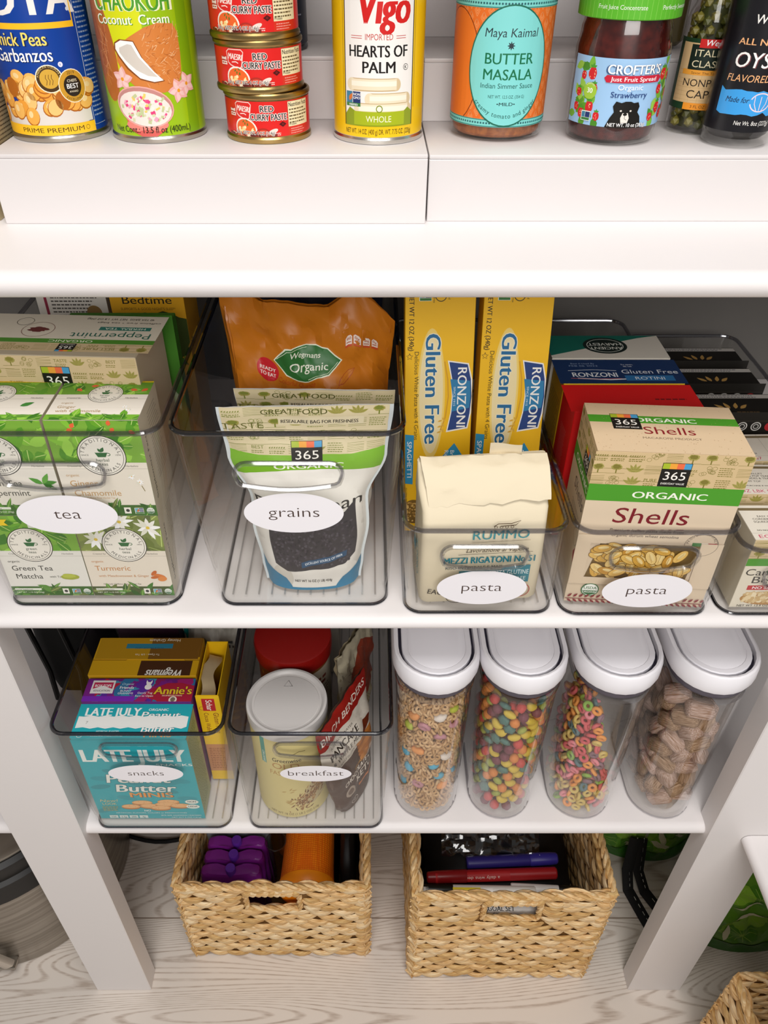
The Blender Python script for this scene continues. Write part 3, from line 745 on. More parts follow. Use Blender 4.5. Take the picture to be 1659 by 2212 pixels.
a.p(q, '#3f9fe4'); a.t(-15.5, 20.5, 'Made for', 4, '#1d2c4a', w=17, it=.25, b=.01); a.t(19, 20.5, 'Stir-Fry', 4, '#1d2c4a', w=17, it=.25, b=.01)
a.ring(2, 21, 8, 6.6, .8, '#f6d6dc', 190, 520); [a.line([(2 + k, 15.5), (2 + k * 2.2, 20), (2 + k * 2.4, 25)], .5, '#f6d6dc') for k in (-2, 0, 2)]
a.t(0, 5, 'Net Wt. 8oz (227g)', 3.2, '#f2efe9', w=27, it=.1)
jar('sauce_bottle', 'black bottle of oyster flavored sauce at the right end', 'bottle', .2960, .6835, T1B,
    [(.02, .006), (.0235, .009), (.0245, .014), (.0245, .085), (.023, .098), (.012, .125), (.012, .14)], M('#0d0706', .15, spec=.7), None, 0, 0,
    [(.014, .135), (.015, .136), (.015, .16), (.001, .161)], M('#111', .3))
s = bpy.data.objects['sauce_bottle']; o = MB(); o.art(a, cyl(.0266, .0125), step=.004, rough=.25, spec=.6); o.link('paper_label', s)

# things on the second step and the carton at the left end
a = Art(150, 190, '#cdbb93'); a.para(-60, 180, 120, 60, 3, 1.1, '#6a5a42'); [a.r(-60, 20 + i * 26, 120, .9, '#3a2f22') for i in range(7)]
t = thing('food_carton', 'tan food carton standing at the left end of the top shelf', 'carton', (-.3375, .645, 1.2554))
o = MB(); o.box(-.036, .036, 0, .15, 0, .19, M('#c9b68c', .7), .001); o.art(a, plane((.0362, .075, 0), (0, 1, 0), (0, 0, 1))); o.link('box_body', t)
def plain(name, label, cat, x, y, prof, mat, extra=None):
    t = thing(name, label, cat, (x, y, T2)); o = MB(); o.lathe(prof, mat, 40); o.link('body', t)
    if extra: extra(t)
    return t
def band(r, z, h, bg, para='#d0d0d0', rows=8):
    def f(t):
        a = Art(2 * PI * r * 1000, h * 1000, bg)
        if rows: [a.para(-40 + 30 * k, h * 1000 - 4, 22, rows, h * 1000 / rows, 1, para) for k in range(3)]
        o = MB(); o.art(a, cyl(r, z), step=.005, rough=.35); o.link('paper_label', t)
    return f
pc = lambda r, h: [(r - .002, 0), (r, .001), (r, .003), (r - .001, .004), (r - .001, h - .004), (r, h - .003), (r, h - .001), (r - .002, h), (.001, h - .003)]
plain('food_can', 'green can half hidden behind the coconut cream', 'can', -.196, .8, pc(.038, .11), M('#8a877c', .4, 1), band(.0377, .005, .1, '#2f5a1c', rows=0))
plain('food_can', 'dark can half hidden behind the chick peas can', 'can', -.3, .805, pc(.036, .11), M('#77736a', .4, 1), band(.0357, .005, .1, '#33231a', '#8a6a4a'))
plain('food_can', 'navy can half hidden behind the curry paste tins', 'can', -.0905, .795, pc(.0365, .11), M('#5a5d63', .4, 1), band(.0362, .005, .1, '#1b2433', '#8a93a6'))
def lidded(r, z, mat):
    def f(t): o = MB(); o.lathe([(r, z), (r, z + .014), (.001, z + .015)], mat, 32); o.link('lid', t)
    return f
jp = lambda r, h: [(r - .004, 0), (r, .004), (r, h - .02), (r * .75, h - .006), (r * .75, h)]
plain('sauce_jar', 'orange jar half hidden behind the hearts of palm and masala', 'jar', .1165, .812, jp(.036, .13), SAUCE, band(.0362, .012, .075, '#b85a24', '#2f8a84', 2))
plain('sauce_bottle', 'brown bottle half hidden left of the green lid', 'bottle', .2195, .80, jp(.0205, .13), M('#4a2412', .25, spec=.6), lidded(.017, .13, M('#222', .4)))
plain('sauce_bottle', 'olive brown bottle half hidden behind the green lid', 'bottle', .2635, .815, jp(.019, .13), M('#5f5330', .25, spec=.6), lidded(.016, .13, M('#222', .4)))
plain('sauce_bottle', 'black bottle half hidden behind the capers', 'bottle', .3385, .80, jp(.027, .13), M('#120a0c', .25, spec=.6), lidded(.021, .13, M('#222', .4)))
# ---------------------------------------------------------------- boxes and bags in the bins on the middle shelf
ZB = .9204
def carton(name, label, cat, loc, w, d, h, col, rot=(0, 0, 0), group=None, bev=.0007, rough=.5, open_top=None, **art):
    o = MB()
    if open_top:        # open-topped box: walls and a dark inside
        t = .001
        o.box(-w / 2, w / 2, 0, t, 0, h, col); o.box(-w / 2, w / 2, d - t, d, 0, h, col); o.box(-w / 2, -w / 2 + t, t, d - t, 0, h, col); o.box(w / 2 - t, w / 2, t, d - t, 0, h, col); o.box(-w / 2 + t, w / 2 - t, t, d - t, 0, t, open_top)
    else: o.box(-w / 2, w / 2, 0, d, 0, h, col if not isinstance(col, str) else M(col, .6), bev, 1)
    for k, a in art.items():
        mp = {'front': plane((0, 0, 0), (1, 0, 0), (0, 0, 1)), 'top': plane((0, 0, h), (1, 0, 0), (0, 1, 0)), 'flip': plane((0, d, h), (-1, 0, 0), (0, -1, 0)),
              'left': plane((-w / 2, d / 2, 0), (0, -1, 0), (0, 0, 1)), 'right': plane((w / 2, d / 2, 0), (0, 1, 0), (0, 0, 1))}[k]
        o.art(a, mp, rough=rough)
    ob = o.link(name, None, loc, [math.radians(q) for q in rot])
    return tag(ob, label, cat, group)

def usda(a, x, y, s):
    a.e(x, y, s, s, '#2f6b3a'); a.e(x, y, s * .88, s * .88, '#f3f5ee'); a.p([(x - s * .86, y - s * .1), (x + s * .86, y - s * .1), (x + s * .6, y - s * .62), (x, y - s * .86), (x - s * .6, y - s * .62)], '#2f6b3a')
    a.t(x, y + s * .1, 'USDA', s * .42, '#2f6b3a', b=.02); a.t(x, y - s * .45, 'ORGANIC', s * .26, '#f3f5ee', b=.02)
def nongmo(a, x, y, s):
    a.r(x - s, y - s * .8, 2 * s, 1.7 * s, '#f3f5ee'); a.r(x - s * .9, y - .3 * s, .8 * s, 1.1 * s, '#6fb3c9'); a.leaf(x - .5 * s, y - .3 * s, 1.1 * s, .5 * s, 60, '#d8732c'); a.r(x, y - .3 * s, .95 * s, 1.1 * s, '#24356c')
    a.t(x + .48 * s, y + .3 * s, 'NON', .3 * s, '#fff', b=.02); a.t(x + .48 * s, y - .15 * s, 'GMO', .3 * s, '#fff', b=.02); a.r(x - .9 * s, y - .75 * s, 1.85 * s, .4 * s, '#3e7d3a')
def badge(a, x, y, r, kind, green='#2f6b3a', sy=1.):
    a.e(x, y, r, r, '#2a2a26', n=40); a.e(x, y, r * .965, r * .965, '#f2ede2', n=40); a.ring(x, y, r * .9, r * .9, r * .02, '#2a2a26')
    a.ta(x, y, r * .7, 'TRADITIONAL', r * .155, '#2a2a26', 90, track=1.45); a.ta(x, y, r * .81, 'MEDICINALS', r * .155, '#2a2a26', 270, inside=True, track=1.5)
    a.t(x - r * .68, y, 'SINCE', r * .085, '#4a4a44'); a.t(x + r * .68, y, '1974', r * .085, '#4a4a44')
    a.p([(x - r * .26, y + r * .16), (x + r * .26, y + r * .16), (x + r * .16, y - r * .06), (x - r * .16, y - r * .06)], green); a.ring(x + r * .27, y + r * .07, r * .1, r * .08, r * .03, green, -110, 110)
    a.leaf(x, y + r * .18, r * .28, r * .16, 60, green); a.leaf(x, y + r * .18, r * .22, r * .12, 120, green)
    a.t(x, y - r * .28, kind, r * .16, '#4a5a4a'); a.t(x, y - r * .48, 'teas', r * .16, '#4a5a4a')
GRN = ['#6aa82c', '#4f8f24', '#86c23c', '#3c7a20', '#9bd04e', '#5a9a2a']
def flowers(a, spots, L, col='#f4f2ea', core='#e7c84a'):
    for x, y in spots:
        for k in range(9): a.leaf(x, y, L * RN.uniform(.7, 1), L * .3, k * 40 + RN.uniform(-10, 10), RN.choice([col, '#ffffff', '#e6e6d4']))
        a.e(x, y, L * .12, L * .12, core)
def tea_front(w, h, kind, title, sub, tcol, bg2, flower=None, accent=None, new=None, foot='#3c6a24', note='Naturally Caffeine Free Herbal Tea'):
    a = Art(w, h, '#7cae3c' if not flower == 'white' else '#7a8848')
    a.leaves(-w / 2, h * .55, w, h * .5, 46, GRN if flower != 'white' else ['#8a9a4a', '#6a7a34', '#a8b468', '#5c6a3a'], 19, 9)
    if flower == 'white': flowers(a, [(-23, h * .72), (3, h * .93), (28, h * .86)], 15)
    if flower == 'red': [a.leaf(x, y, 6, 4, RN.uniform(0, 360), '#e8683c') for x, y in ((-22, h * .9), (-18, h * .93), (30, h * .9), (14, h * .95), (18, h * .93))]
    a.r(-w / 2, h * .12, w, h * .46, bg2); a.line([(-w / 2, h * .515), (w / 2, h * .515)], .25, '#a09a8a')
    a.t(-w * .3, h * .535, 'Created by', 2, '#5a5248', it=.25); a.t(w * .33, h * .535, 'Herbalists', 2, '#5a5248', it=.25)
    badge(a, w * .03 if kind != 'green' else -w * .08, h * .65, w * .265, kind)
    a.t(-w * .42, h * .435, 'organic', 2.9, tcol, 'l')
    for i, tx in enumerate(title): a.t(-w * .40 + i * 1.5, h * (.33 - .105 * i), tx, 6.6, tcol, 'l')
    if sub: a.t(*sub[0], sub[1], sub[2], tcol, 'l')
    a.t(-w * .12, h * .145, note, 1.9, '#4a443c', it=.25)
    a.r(-w / 2, 0, w, h * .12, foot); a.leaves(-w / 2, 0, w, h * .1, 22, ['#3f7a28', '#2f5f1e', '#5a9034', '#6a7a3a'], 12, 5)
    a.r(-w * .46, 7.2, 26, 2.6, '#e9ecdf'); a.t(-w * .45, 7.6, 'Herbal Supplement', 1.6, '#333', 'l', b=.01); a.t(-w * .45, 3.4, 'NET WT 1.13 OZ (32g)', 2, '#eef2e0', 'l')
    a.r(w * .13, 2.5, 6, 7, '#f2eee4'); a.e(w * .17, 6, 1.7, 1.7, '#333'); nongmo(a, w * .30, 5.4, 4); usda(a, w * .43, 5.8, 4)
    if accent: accent(a)
    if new: a.p([(-w / 2, h * .89), (-w / 2 + 20, h * .89), (-w / 2 + 17, h * .925), (-w / 2 + 20, h * .96), (-w / 2, h * .96)], new[0]); a.t(-w / 2 + 8.5, h * .905, 'NEW', 3.1, new[1], b=.02)
    return a
def matcha(a): a.e(22, 25, 9, 3.6, '#a4ad3a', 0, 20, .06); a.e(21, 26.5, 6.5, 2.8, '#b9c24c', 0, 18, .08); a.r(-2, 87, 27, 4, '#e9ecdf'); a.t(11, 88, 'Mildly stimulating*', 1.8, '#333')
def root_(a): [a.e(x, y, rx, ry, c, r) for x, y, rx, ry, r, c in ((24, 30, 4, 2, 50, '#c9692c'), (29, 26, 6, 2.6, -20, '#d97a36'), (31, 22.5, 4.5, 3.2, 10, '#e08a44'), (24, 24.5, 4, 1.8, 10, '#c9692c'))]
def daisy(a): flowers(a, [(24, 44), (30, 38)], 4.2, '#fff', '#f0a020'); a.line([(31, 34), (33, 28)], .6, '#8a7a40')
def sprig(a): [a.leaf(26, 36, 13, 5, r, c) for r, c in ((10, '#4f8a3a'), (60, '#6aa84a'), (-30, '#3f7a30'), (150, '#5a9a40'))]
def tea_top(w, d, kind, title, tcol, acc):
    a = Art(w, d, '#efe8dc')
    a.r(-w / 2, d * .62, w, d * .4, '#6fa334'); a.leaves(-w / 2, d * .66, w, d * .4, 26, GRN, 15, 8); a.r(-w / 2, d * .3, w, d * .34, '#efe8dc')
    if kind == 'herbal': [a.leaf(x, y, 7, 4.5, RN.uniform(0, 360), '#e8683c') for x, y in ((-25, d * .8), (-14, d * .86), (22, d * .78), (37, d * .8))]; [a.e(18 + k * .6, d * .86 - k * .4, 7 - k, 5 - k * .7, ('#7cb63a', '#5c9a2c')[k % 2], 20) for k in range(5)]
    a.r(-w / 2, d * .965, w, d * .04, '#f2d21c'); a.t(0, d * .972, 'NON-GMO PROJECT VERIFIED TEA BAG & STRING', 1.3, '#5a4a10', w=w * .8)
    badge(a, 2 if kind == 'herbal' else -10, d * .66, w * .19, kind)
    a.t(-w * .3, d * .535, 'Created by', 2, '#5a5248', it=.25); a.t(w * .33, d * .535, 'Herbalists', 2, '#5a5248', it=.25); a.line([(-w / 2, d * .52), (w / 2, d * .52)], .25, '#b0a898')
    a.t(-w * .40, d * .40, 'organic', 2.6, tcol, 'l')
    for i, tx in enumerate(title): a.t(-w * .42, d * (.29 - .1 * i), tx, 4.2, tcol, 'l')
    a.r(-w / 2, 0, w, d * .13, '#79b436'); a.leaves(-w / 2, 0, w, d * .1, 30, GRN, 14, 6)
    if acc: acc(a)
    return a
def side_text(d, h, txt, bg='#cfc4ae'):
    a = Art(d, h, bg); a.t(-d * .3, h * .12, txt, 4, '#2a2620', 'l', b=.02, rot=90, w=h * .7); a.para(-d * .1, h * .9, d * .5, 20, h * .035, .8, '#8a8070'); return a
TW, TD, TH = .079, .065, .1012
cr = '#e9dfcf'
XR, XL = -.2320, -.3120
tb = dict(left=side_text(65, 101, 'Supplement Facts'), right=side_text(65, 101, 'Supplement Facts'))
carton('tea_box', 'green tea matcha box, front left at the bottom of the tea bin', 'tea box', (XL, .5508, ZB), TW, TD, TH, '#d8cdb8', front=tea_front(79, 101, 'green', ['Green Tea', 'Matcha'], ((2, 24), 'with Toasted Rice', 2.6), '#3a3a34', '#e9e6de', None, matcha, ('#f2cf1c', '#3a3010'), note=''), **tb)
carton('tea_box', 'turmeric tea box with white flowers under the ginger box', 'tea box', (XR, .5508, ZB), TW, TD, TH, '#d8cdb8', front=tea_front(79, 101, 'herbal', ['Turmeric'], ((-30, 25), 'with Meadowsweet & Ginger', 3), '#c98a4e', cr, 'white', root_, ('#4a3c2c', '#f2ead8'), foot='#4a5a2c'), **tb)
carton('tea_box', 'green tea box stacked above the matcha tea box', 'tea box', (XL - .001, .5508, ZB + TH + .0004), TW, TD, TH, '#d8cdb8', front=tea_front(79, 101, 'green', ['Green Tea', 'Peppermint'], None, '#4a4a42', '#ece6da', None, sprig, note=''), top=tea_top(79, 65, 'green', ['Green Tea'], '#4a4a42', lambda a: a.leaf(16, 22, 12, 6, 30, '#3f8a3a')), **tb)
carton('tea_box', 'ginger with chamomile tea box stacked above the turmeric box', 'tea box', (XR + .0005, .5508, ZB + TH + .0004), TW, TD, TH, '#d8cdb8', front=tea_front(79, 101, 'herbal', ['Ginger', 'Chamomile'], ((-30, 19.5), 'Naturally Caffeine Free Herbal Tea', 1.8), '#c9a06a', '#ece4d6', 'red', daisy, note=''), top=tea_top(79, 65, 'herbal', ['Ginger', 'with Chamomile'], '#b89a70', lambda a: flowers(a, [(24, 21), (28, 16)], 3.4, '#fff', '#f0a020')), **tb)

def b365(a, x, y, s):
    """black square with four colour chips and the number"""
    a.r(x - s, y - s, 2 * s, 2 * s, '#16140f')
    for i, c in enumerate(('#a9bc2c', '#f0a63c', '#ee6f45', '#4a9fd0')): a.r(x - s * .96 + i * s * .48, y + s * .5, s * .48, s * .46, c)
    a.t(x, y - s * .42, '365', s * .72, '#f7f4ec', w=s * 1.5); a.t(x, y - s * .82, 'EVERYDAY VALUE', s * .17, '#f7f4ec', b=.01, w=s * 1.6)
def kraft(a, x, y, w, h, ink='#8b8238', bg='#d6bf96', words=('PURE', 'BEST', 'TASTE')):
    """tan panel printed all over with small olive drawings of plants and farm plots"""
    a.r(x, y, w, h, bg)
    a.many(24)
    c = 15; nx = max(1, int(w / c)); ny = max(1, round(h / 11)); ch = h / ny; k = 0
    for j in range(ny):
        for i in range(nx):
            X, Y = x + w * i / nx, y + ch * j; W = w / nx; k = RN.randrange(7)
            if k == 0:
                for q in range(6): a.line([(X + 1, Y + ch * (.15 + q * .13)), (X + W - 1, Y + ch * (.2 + q * .13) + RN.uniform(-.6, .6))], .3, ink)
            elif k == 1:
                for q in range(5): a.leaf(X + W * .5, Y + ch * .25, ch * .7, ch * .25, 30 + q * 30, '#a39a50'); a.line([(X + W * .5, Y + ch * .25), (X + W * .5 + ch * .6 * math.cos(math.radians(30 + q * 30)), Y + ch * .25 + ch * .6 * math.sin(math.radians(30 + q * 30)))], .25, ink)
            elif k == 2:
                for q in range(7): a.leaf(X + 1 + q * (W - 2) / 7, Y + ch * .5, W * .13, W * .07, 50, ink); a.line([(X + 1, Y + ch * .45), (X + W - 1, Y + ch * .45)], .25, ink)
                a.para(X + 1, Y + ch * .25, W - 2, 2, ch * .14, ch * .07, ink)
            elif k == 3:
                a.t(X + W / 2, Y + ch * .5, RN.choice(words), ch * .28, ink, b=.01); a.para(X + W * .15, Y + ch * .3, W * .7, 2, ch * .14, ch * .06, ink)
            elif k == 4:
                for q in range(9): a.ring(X + RN.uniform(.15, .85) * W, Y + RN.uniform(.15, .85) * ch, ch * .17, ch * .15, .3, ink, n=12)
            elif k == 5:
                a.e(X + W * .5, Y + ch * .62, W * .3, ch * .25, '#a39a50', jit=.12); a.e(X + W * .5, Y + ch * .66, W * .22, ch * .17, ink, jit=.15); a.r(X + W * .47, Y + ch * .1, W * .07, ch * .35, ink); a.line([(X, Y + ch * .1), (X + W, Y + ch * .12)], .3, ink)
            else: a.para(X + 1, Y + ch * .8, W - 2, 5, ch * .16, ch * .06, ink)
    a.many()
    for q in range(3): a.line([(x, y + h * (q + .5) / 3), (x + w * RN.uniform(.2, .5), y + h * (q + .5) / 3)], .3, ink)
# peppermint tea, lying behind, seen upside down
a = Art(168, 74, '#ddd5c4'); kraft(a, -84, 58, 168, 16); a.r(-84, 50, 168, 8, '#4f8f2c'); a.t(-8, 52, 'ORGANIC', 4.4, '#eef2dc', b=.02, w=40); b365(a, -8, 67, 8)
a.t(-40, 37, 'Peppermint', 11, '#2f6a58', w=74); a.r(-74, 24, 48, 7, '#2f7a6c'); a.t(-50, 25.6, 'HERBAL TEA', 4, '#e6efe0', b=.01, w=38); a.t(-50, 14, 'caffeine free • tea bags', 3, '#4a4438', w=60, it=.1); a.t(-40, 6, '40 TEA BAGS  NET WT 1.8 OZ (50g)', 3.6, '#4a4438', b=.01, w=64)
a.ring(30, 32, 15, 15, .5, '#7a4a42'); a.e(30, 32, 9, 5, '#6a2c2a', jit=.2); a.ring(48, 16, 8, 8, .5, '#4a4438')
f = Art(168, 60); kraft(f, -84, 0, 168, 60); b365(f, -6, 38, 13)
carton('tea_box', 'tan peppermint tea box behind the ginger and green tea boxes', 'tea box', (-.2775, .6135, ZB), .150, .082, .2295, '#bdb098', rot=(0, 0, -3), flip=a, front=(lambda A: (kraft(A, -75, 150, 150, 79), b365(A, 1, 206, 13), A)[2])(Art(150, 229, '#d6bf96')))
carton('tea_box', 'green tea box showing behind the peppermint box corner', 'tea box', (-.2440, .703, ZB), .104, .022, .219, '#3f7a22', front=(lambda A: (A.leaves(-40, 20, 90, 150, 40, ['#2f6a1c', '#4f8a2c', '#3a7a22', '#c9d8b0'], 24, 10), A)[1])(Art(108, 226, '#437f24')))
a = Art(78, 242, '#e0a51e'); a.t(0, 204, 'Bedtime', 9, '#2a2416', w=52, b=.01); a.t(0, 197, "SUPPORTS A GOOD NIGHT'S SLEEP*", 2.8, '#6a4a10', w=58); a.e(10, 168, 38, 26, '#3c4a1c', jit=.15); a.leaves(-39, 140, 78, 50, 24, ['#35481c', '#4c5a24', '#2a3a18'], 16, 8)
carton('tea_box', 'yellow bedtime tea box at the back of the tea bin', 'tea box', (-.2345, .78, ZB), .078, .06, .242, '#d49a1a', front=a)
a = Art(74, 236, '#d9d4cc'); a.r(-29, 0, 3, 236, '#8a1f3a'); a.para(-22, 228, 50, 22, 4, 1.5, '#4a4640'); a.e(22, 192, 8, 8, '#8a6a3a')
carton('tea_box', 'white and crimson box of fine print behind the peppermint box', 'tea box', (-.3160, .785, ZB), .070, .06, .236, '#c9c4bc', front=a)

# ---- bags in the grains bin
def pouch(name, label, loc, rot, W, h, D, art, mat, nu=44, nv=64, crumple=.0012, seed=0, top=None, lean=0., group=None, parts=None, cat='bag', aw=None, ah=None):
    """stand-up pouch: W(t) is its width up the height, D(t) its half depth"""
    def P(s, t, sg=1, inset=0):
        tt = t
        hh = h if top is None else h * (1 + top(s))
        x = (s - .5) * W(t)
        e = max(0, 1 - abs(2 * s - 1) ** 2.6) ** .6
        nz = noise.noise(Vector((s * 5 + seed, t * 6, seed * 1.7))) * crumple * 2 + noise.noise(Vector((s * 14 + seed, t * 13, seed))) * crumple
        y = -sg * D(t) * e + nz * (1 if 0 < s < 1 else 0) * min(1, t * 6)
        return (x, y + lean * t * h, tt * hh)
    t = thing(name, label, cat, loc, rot, group)
    o = MB(); o.sheet(lambda s, q: P(s, q), nu, nv, mat); o.sheet(lambda s, q: P(s, q, -1), nu, nv, mat)
    o.sheet(lambda s, q: (P(s, 0)[0], P(s, 0)[1] * (1 - 2 * q), .0002), nu, 2, mat)
    if art: o.art(art, surf(lambda s, q: P(s, q), art.w * .001, art.h * .001), step=.006, stepy=.006, n0=9e-4, rough=.38)
    o.link('bag_body', t)
    return t, P
lp = lambda *k: (lambda t: next((a[1] + (b[1] - a[1]) * ((lambda u: u * u * (3 - 2 * u))((t - a[0]) / (b[0] - a[0]))) for a, b in zip(k, k[1:]) if a[0] <= t <= b[0]), k[-1][1]))
def grain_art(w, h, bean, front=True):
    a = Art(w, h, '#ece8e0')
    a.r(-w / 2, 148, w, 60, '#7fb42c'); kraft(a, -w / 2, 156, w, 60, '#7c8434', '#d8caa4')
    a.p([(-w / 2, 134), (-20, 141), (20, 141), (w / 2, 138), (w / 2, 160), (15, 153), (-15, 152), (-w / 2, 160)], '#7cb52c')
    a.r(-20, 184, 62, 8, '#ded2b0'); a.t(10, 185.5, 'RESEALABLE BAG FOR FRESHNESS', 3.6, '#241f18', b=.02, w=56); a.t(-8, 195, 'GREAT FOOD', 5.6, '#5a5a28', b=.015); a.t(-46, 181, 'TASTE', 6, '#6a6a30', w=30); a.line([(-w / 2, 180.5), (w / 2, 176)], .4, '#4a4420')
    b365(a, 0, 157, 12); a.t(1, 142.5, 'ORGANIC', 5.6, '#f4f6ea', b=.03, w=55)
    a.t(0, 101, bean[0], 12, '#2f2d2a', w=112)
    a.e(-w * .3, 20, 12, 18, '#d8d2c6'); a.p([(-44, 95), (-24, 89), (18, 91), (38, 98), (49, 107), (50, 46), (40, 36), (-30, 30), (-43, 38)], bean[1])
    a.many(30)
    for i in range(420): a.e(RN.uniform(-41, 46), RN.uniform(39, 88), 1.7, 1.1, RN.choice(bean[2]), RN.uniform(0, 180), 7)
    a.many()
    a.p([(-12, 36), (40, 46), (40, 53), (-12, 43)], '#2b4f70'); a.t(14, 43, 'EXCELLENT SOURCE OF FIBER', 3, '#e6eef4', b=.015, w=44, rot=11)
    a.p([(-w / 2, 0), (-26, 0), (-33, 18), (-w / 2, 34)], '#2f7fa6'); a.p([(w / 2, 0), (28, 0), (38, 16), (w / 2, 30)], '#2f7fa6'); a.p([(-30, 0), (32, 0), (34, 3.4), (-32, 3.4)], '#2f7fa6')
    a.t(1, 12.5, 'NET WT 16 OZ (1 LB) 454g', 4.4, '#3a2f26', b=.02, w=47)
    return a
FOIL = M('#d9d6cf', .4, spec=.5)
Wg = lp((0, .088), (.12, .094), (.35, .106), (.5, .104), (.75, .140), (1, .151)); Dg = lp((0, .018), (.2, .0265), (.42, .025), (.7, .010), (.92, .0012), (1, .0008))
t, P = pouch('grain_bag', 'front resealable bag of dark beans with green organic band', (-.0560, .5770, ZB), (0, 0, 2), Wg, .190, Dg, grain_art(120, 203, ('Black Bean', '#3a363a', ['#2c282e', '#4a444c', '#38323a', '#555058'])), FOIL, lean=.10, crumple=.0010, seed=3)
o = MB()
for s in (0, 1): o.sheet(lambda u, v, s=s: (P(s, v)[0] + (-.0035 if s == 0 else .0035) * u + (0 if s == 0 else 0), P(s, v)[1], P(s, v)[2]), 1, 30, M('#cfd6d8', .3, spec=.6))
o.link('side_seam', t)
t, P = pouch('grain_bag', 'second resealable grain bag, half hidden behind the front one', (-.0510, .6400, ZB), (0, 0, -1), Wg, .1835, Dg, grain_art(120, 205, ('Black Beans', '#7a2f28', ['#6a2420', '#8a3a30', '#7a2c28'])), FOIL, lean=-.02, crumple=.001, seed=9)
a = Art(150, 240, '#c4741a'); a.tf = (-3, 119, .70)
a.p([(-44, 90), (-28, 110), (0, 117), (28, 112), (46, 93), (28, 76), (0, 70), (-28, 74)], '#e9efd8'); a.p([(-42.5, 90), (-27, 108.5), (0, 115.5), (27, 110.5), (44, 93), (27, 77.5), (0, 71.5), (-27, 75.5)], '#2f6f34')
for pts in (((-40, 92), (-26, 106.5), (0, 113)), ((40, 92), (26, 79), (0, 73.5))): a.line(pts, .6, '#dfe9cf')
a.t(-3, 100, 'Wegmans', 6.4, '#f2f5e6', b=.012, it=.25, w=40); a.t(2, 84, 'Organic', 11, '#f2f5e6', b=.012, w=50, it=.1)
a.e(-53, 74, 15, 15, '#c9222c'); a.t(-53, 73, 'READY', 5, '#f7ece4', b=.03, w=21); a.t(-53, 66, 'TO EAT', 5, '#f7ece4', b=.03, w=21); a.t(-16, 62, "'Colorful Quinoa", 8, '#c04a1c', it=.2, w=50)
a.leaf(40, 60, 26, 13, 30, '#a8481a'); a.leaf(41, 60.7, 24, 10.5, 30, '#c4741a'); a.line([(38, 57), (62, 73)], .5, '#a8481a')
a.tf = (14, 112, .72)
for i, n in enumerate(('60', '0g', '0mg', '0g')):
    a.p([(25 + i * 11, 112), (34 + i * 11, 112), (34.5 + i * 11, 124), (32 + i * 11, 127), (27 + i * 11, 127), (24.5 + i * 11, 124)], '#c9502c'); a.p([(25.4 + i * 11, 115), (33.6 + i * 11, 115), (34 + i * 11, 124), (31.8 + i * 11, 126.5), (27.2 + i * 11, 126.5), (25 + i * 11, 124)], '#efe3d6'); a.t(29.5 + i * 11, 120.5, n, 4, '#b04a2a', b=.02, w=5.5); a.r(26.3 + i * 11, 117, 6.4, 1.2, '#b04a2a')
Wo = lp((0, .13), (.3, .15), (.7, .158), (1, .166)); Do = lp((0, .03), (.3, .042), (.6, .036), (.85, .014), (1, .003))
ORG = M('#c1701a', .34, spec=.55)
pouch('grain_bag', 'large orange bag of organic quinoa with green leaf emblem', (-.0600, .726, ZB), (0, 0, 4), Wo, .2395, Do, a, ORG, lean=-.10, crumple=.0055, seed=5, top=lambda s: .081 * max(0, 1 - s / .45) ** 1.3 + .042 * math.exp(-((s - .76) / .085) ** 2) - .09 * max(0, (s - .86) / .14) ** 1.5)
a = Art(160, 250, '#1c2440'); a.leaves(-80, 150, 160, 90, 30, ['#222c4c', '#18203a', '#2a3458'], 24, 10, '#2c3860'); 
for i in range(4): a.r(22 + i * 12, 222, 9, 12, '#8a92a8'); a.r(23 + i * 12, 226, 7, 7, '#1c2440')
pouch('grain_bag', 'dark navy bag standing behind the orange quinoa bag', (-.0680, .835, ZB), (0, 0, 0), lp((0, .14), (1, .17)), .252, lp((0, .03), (.5, .036), (1, .004)), a, M('#1c2440', .4), lean=0, crumple=.003, seed=13)

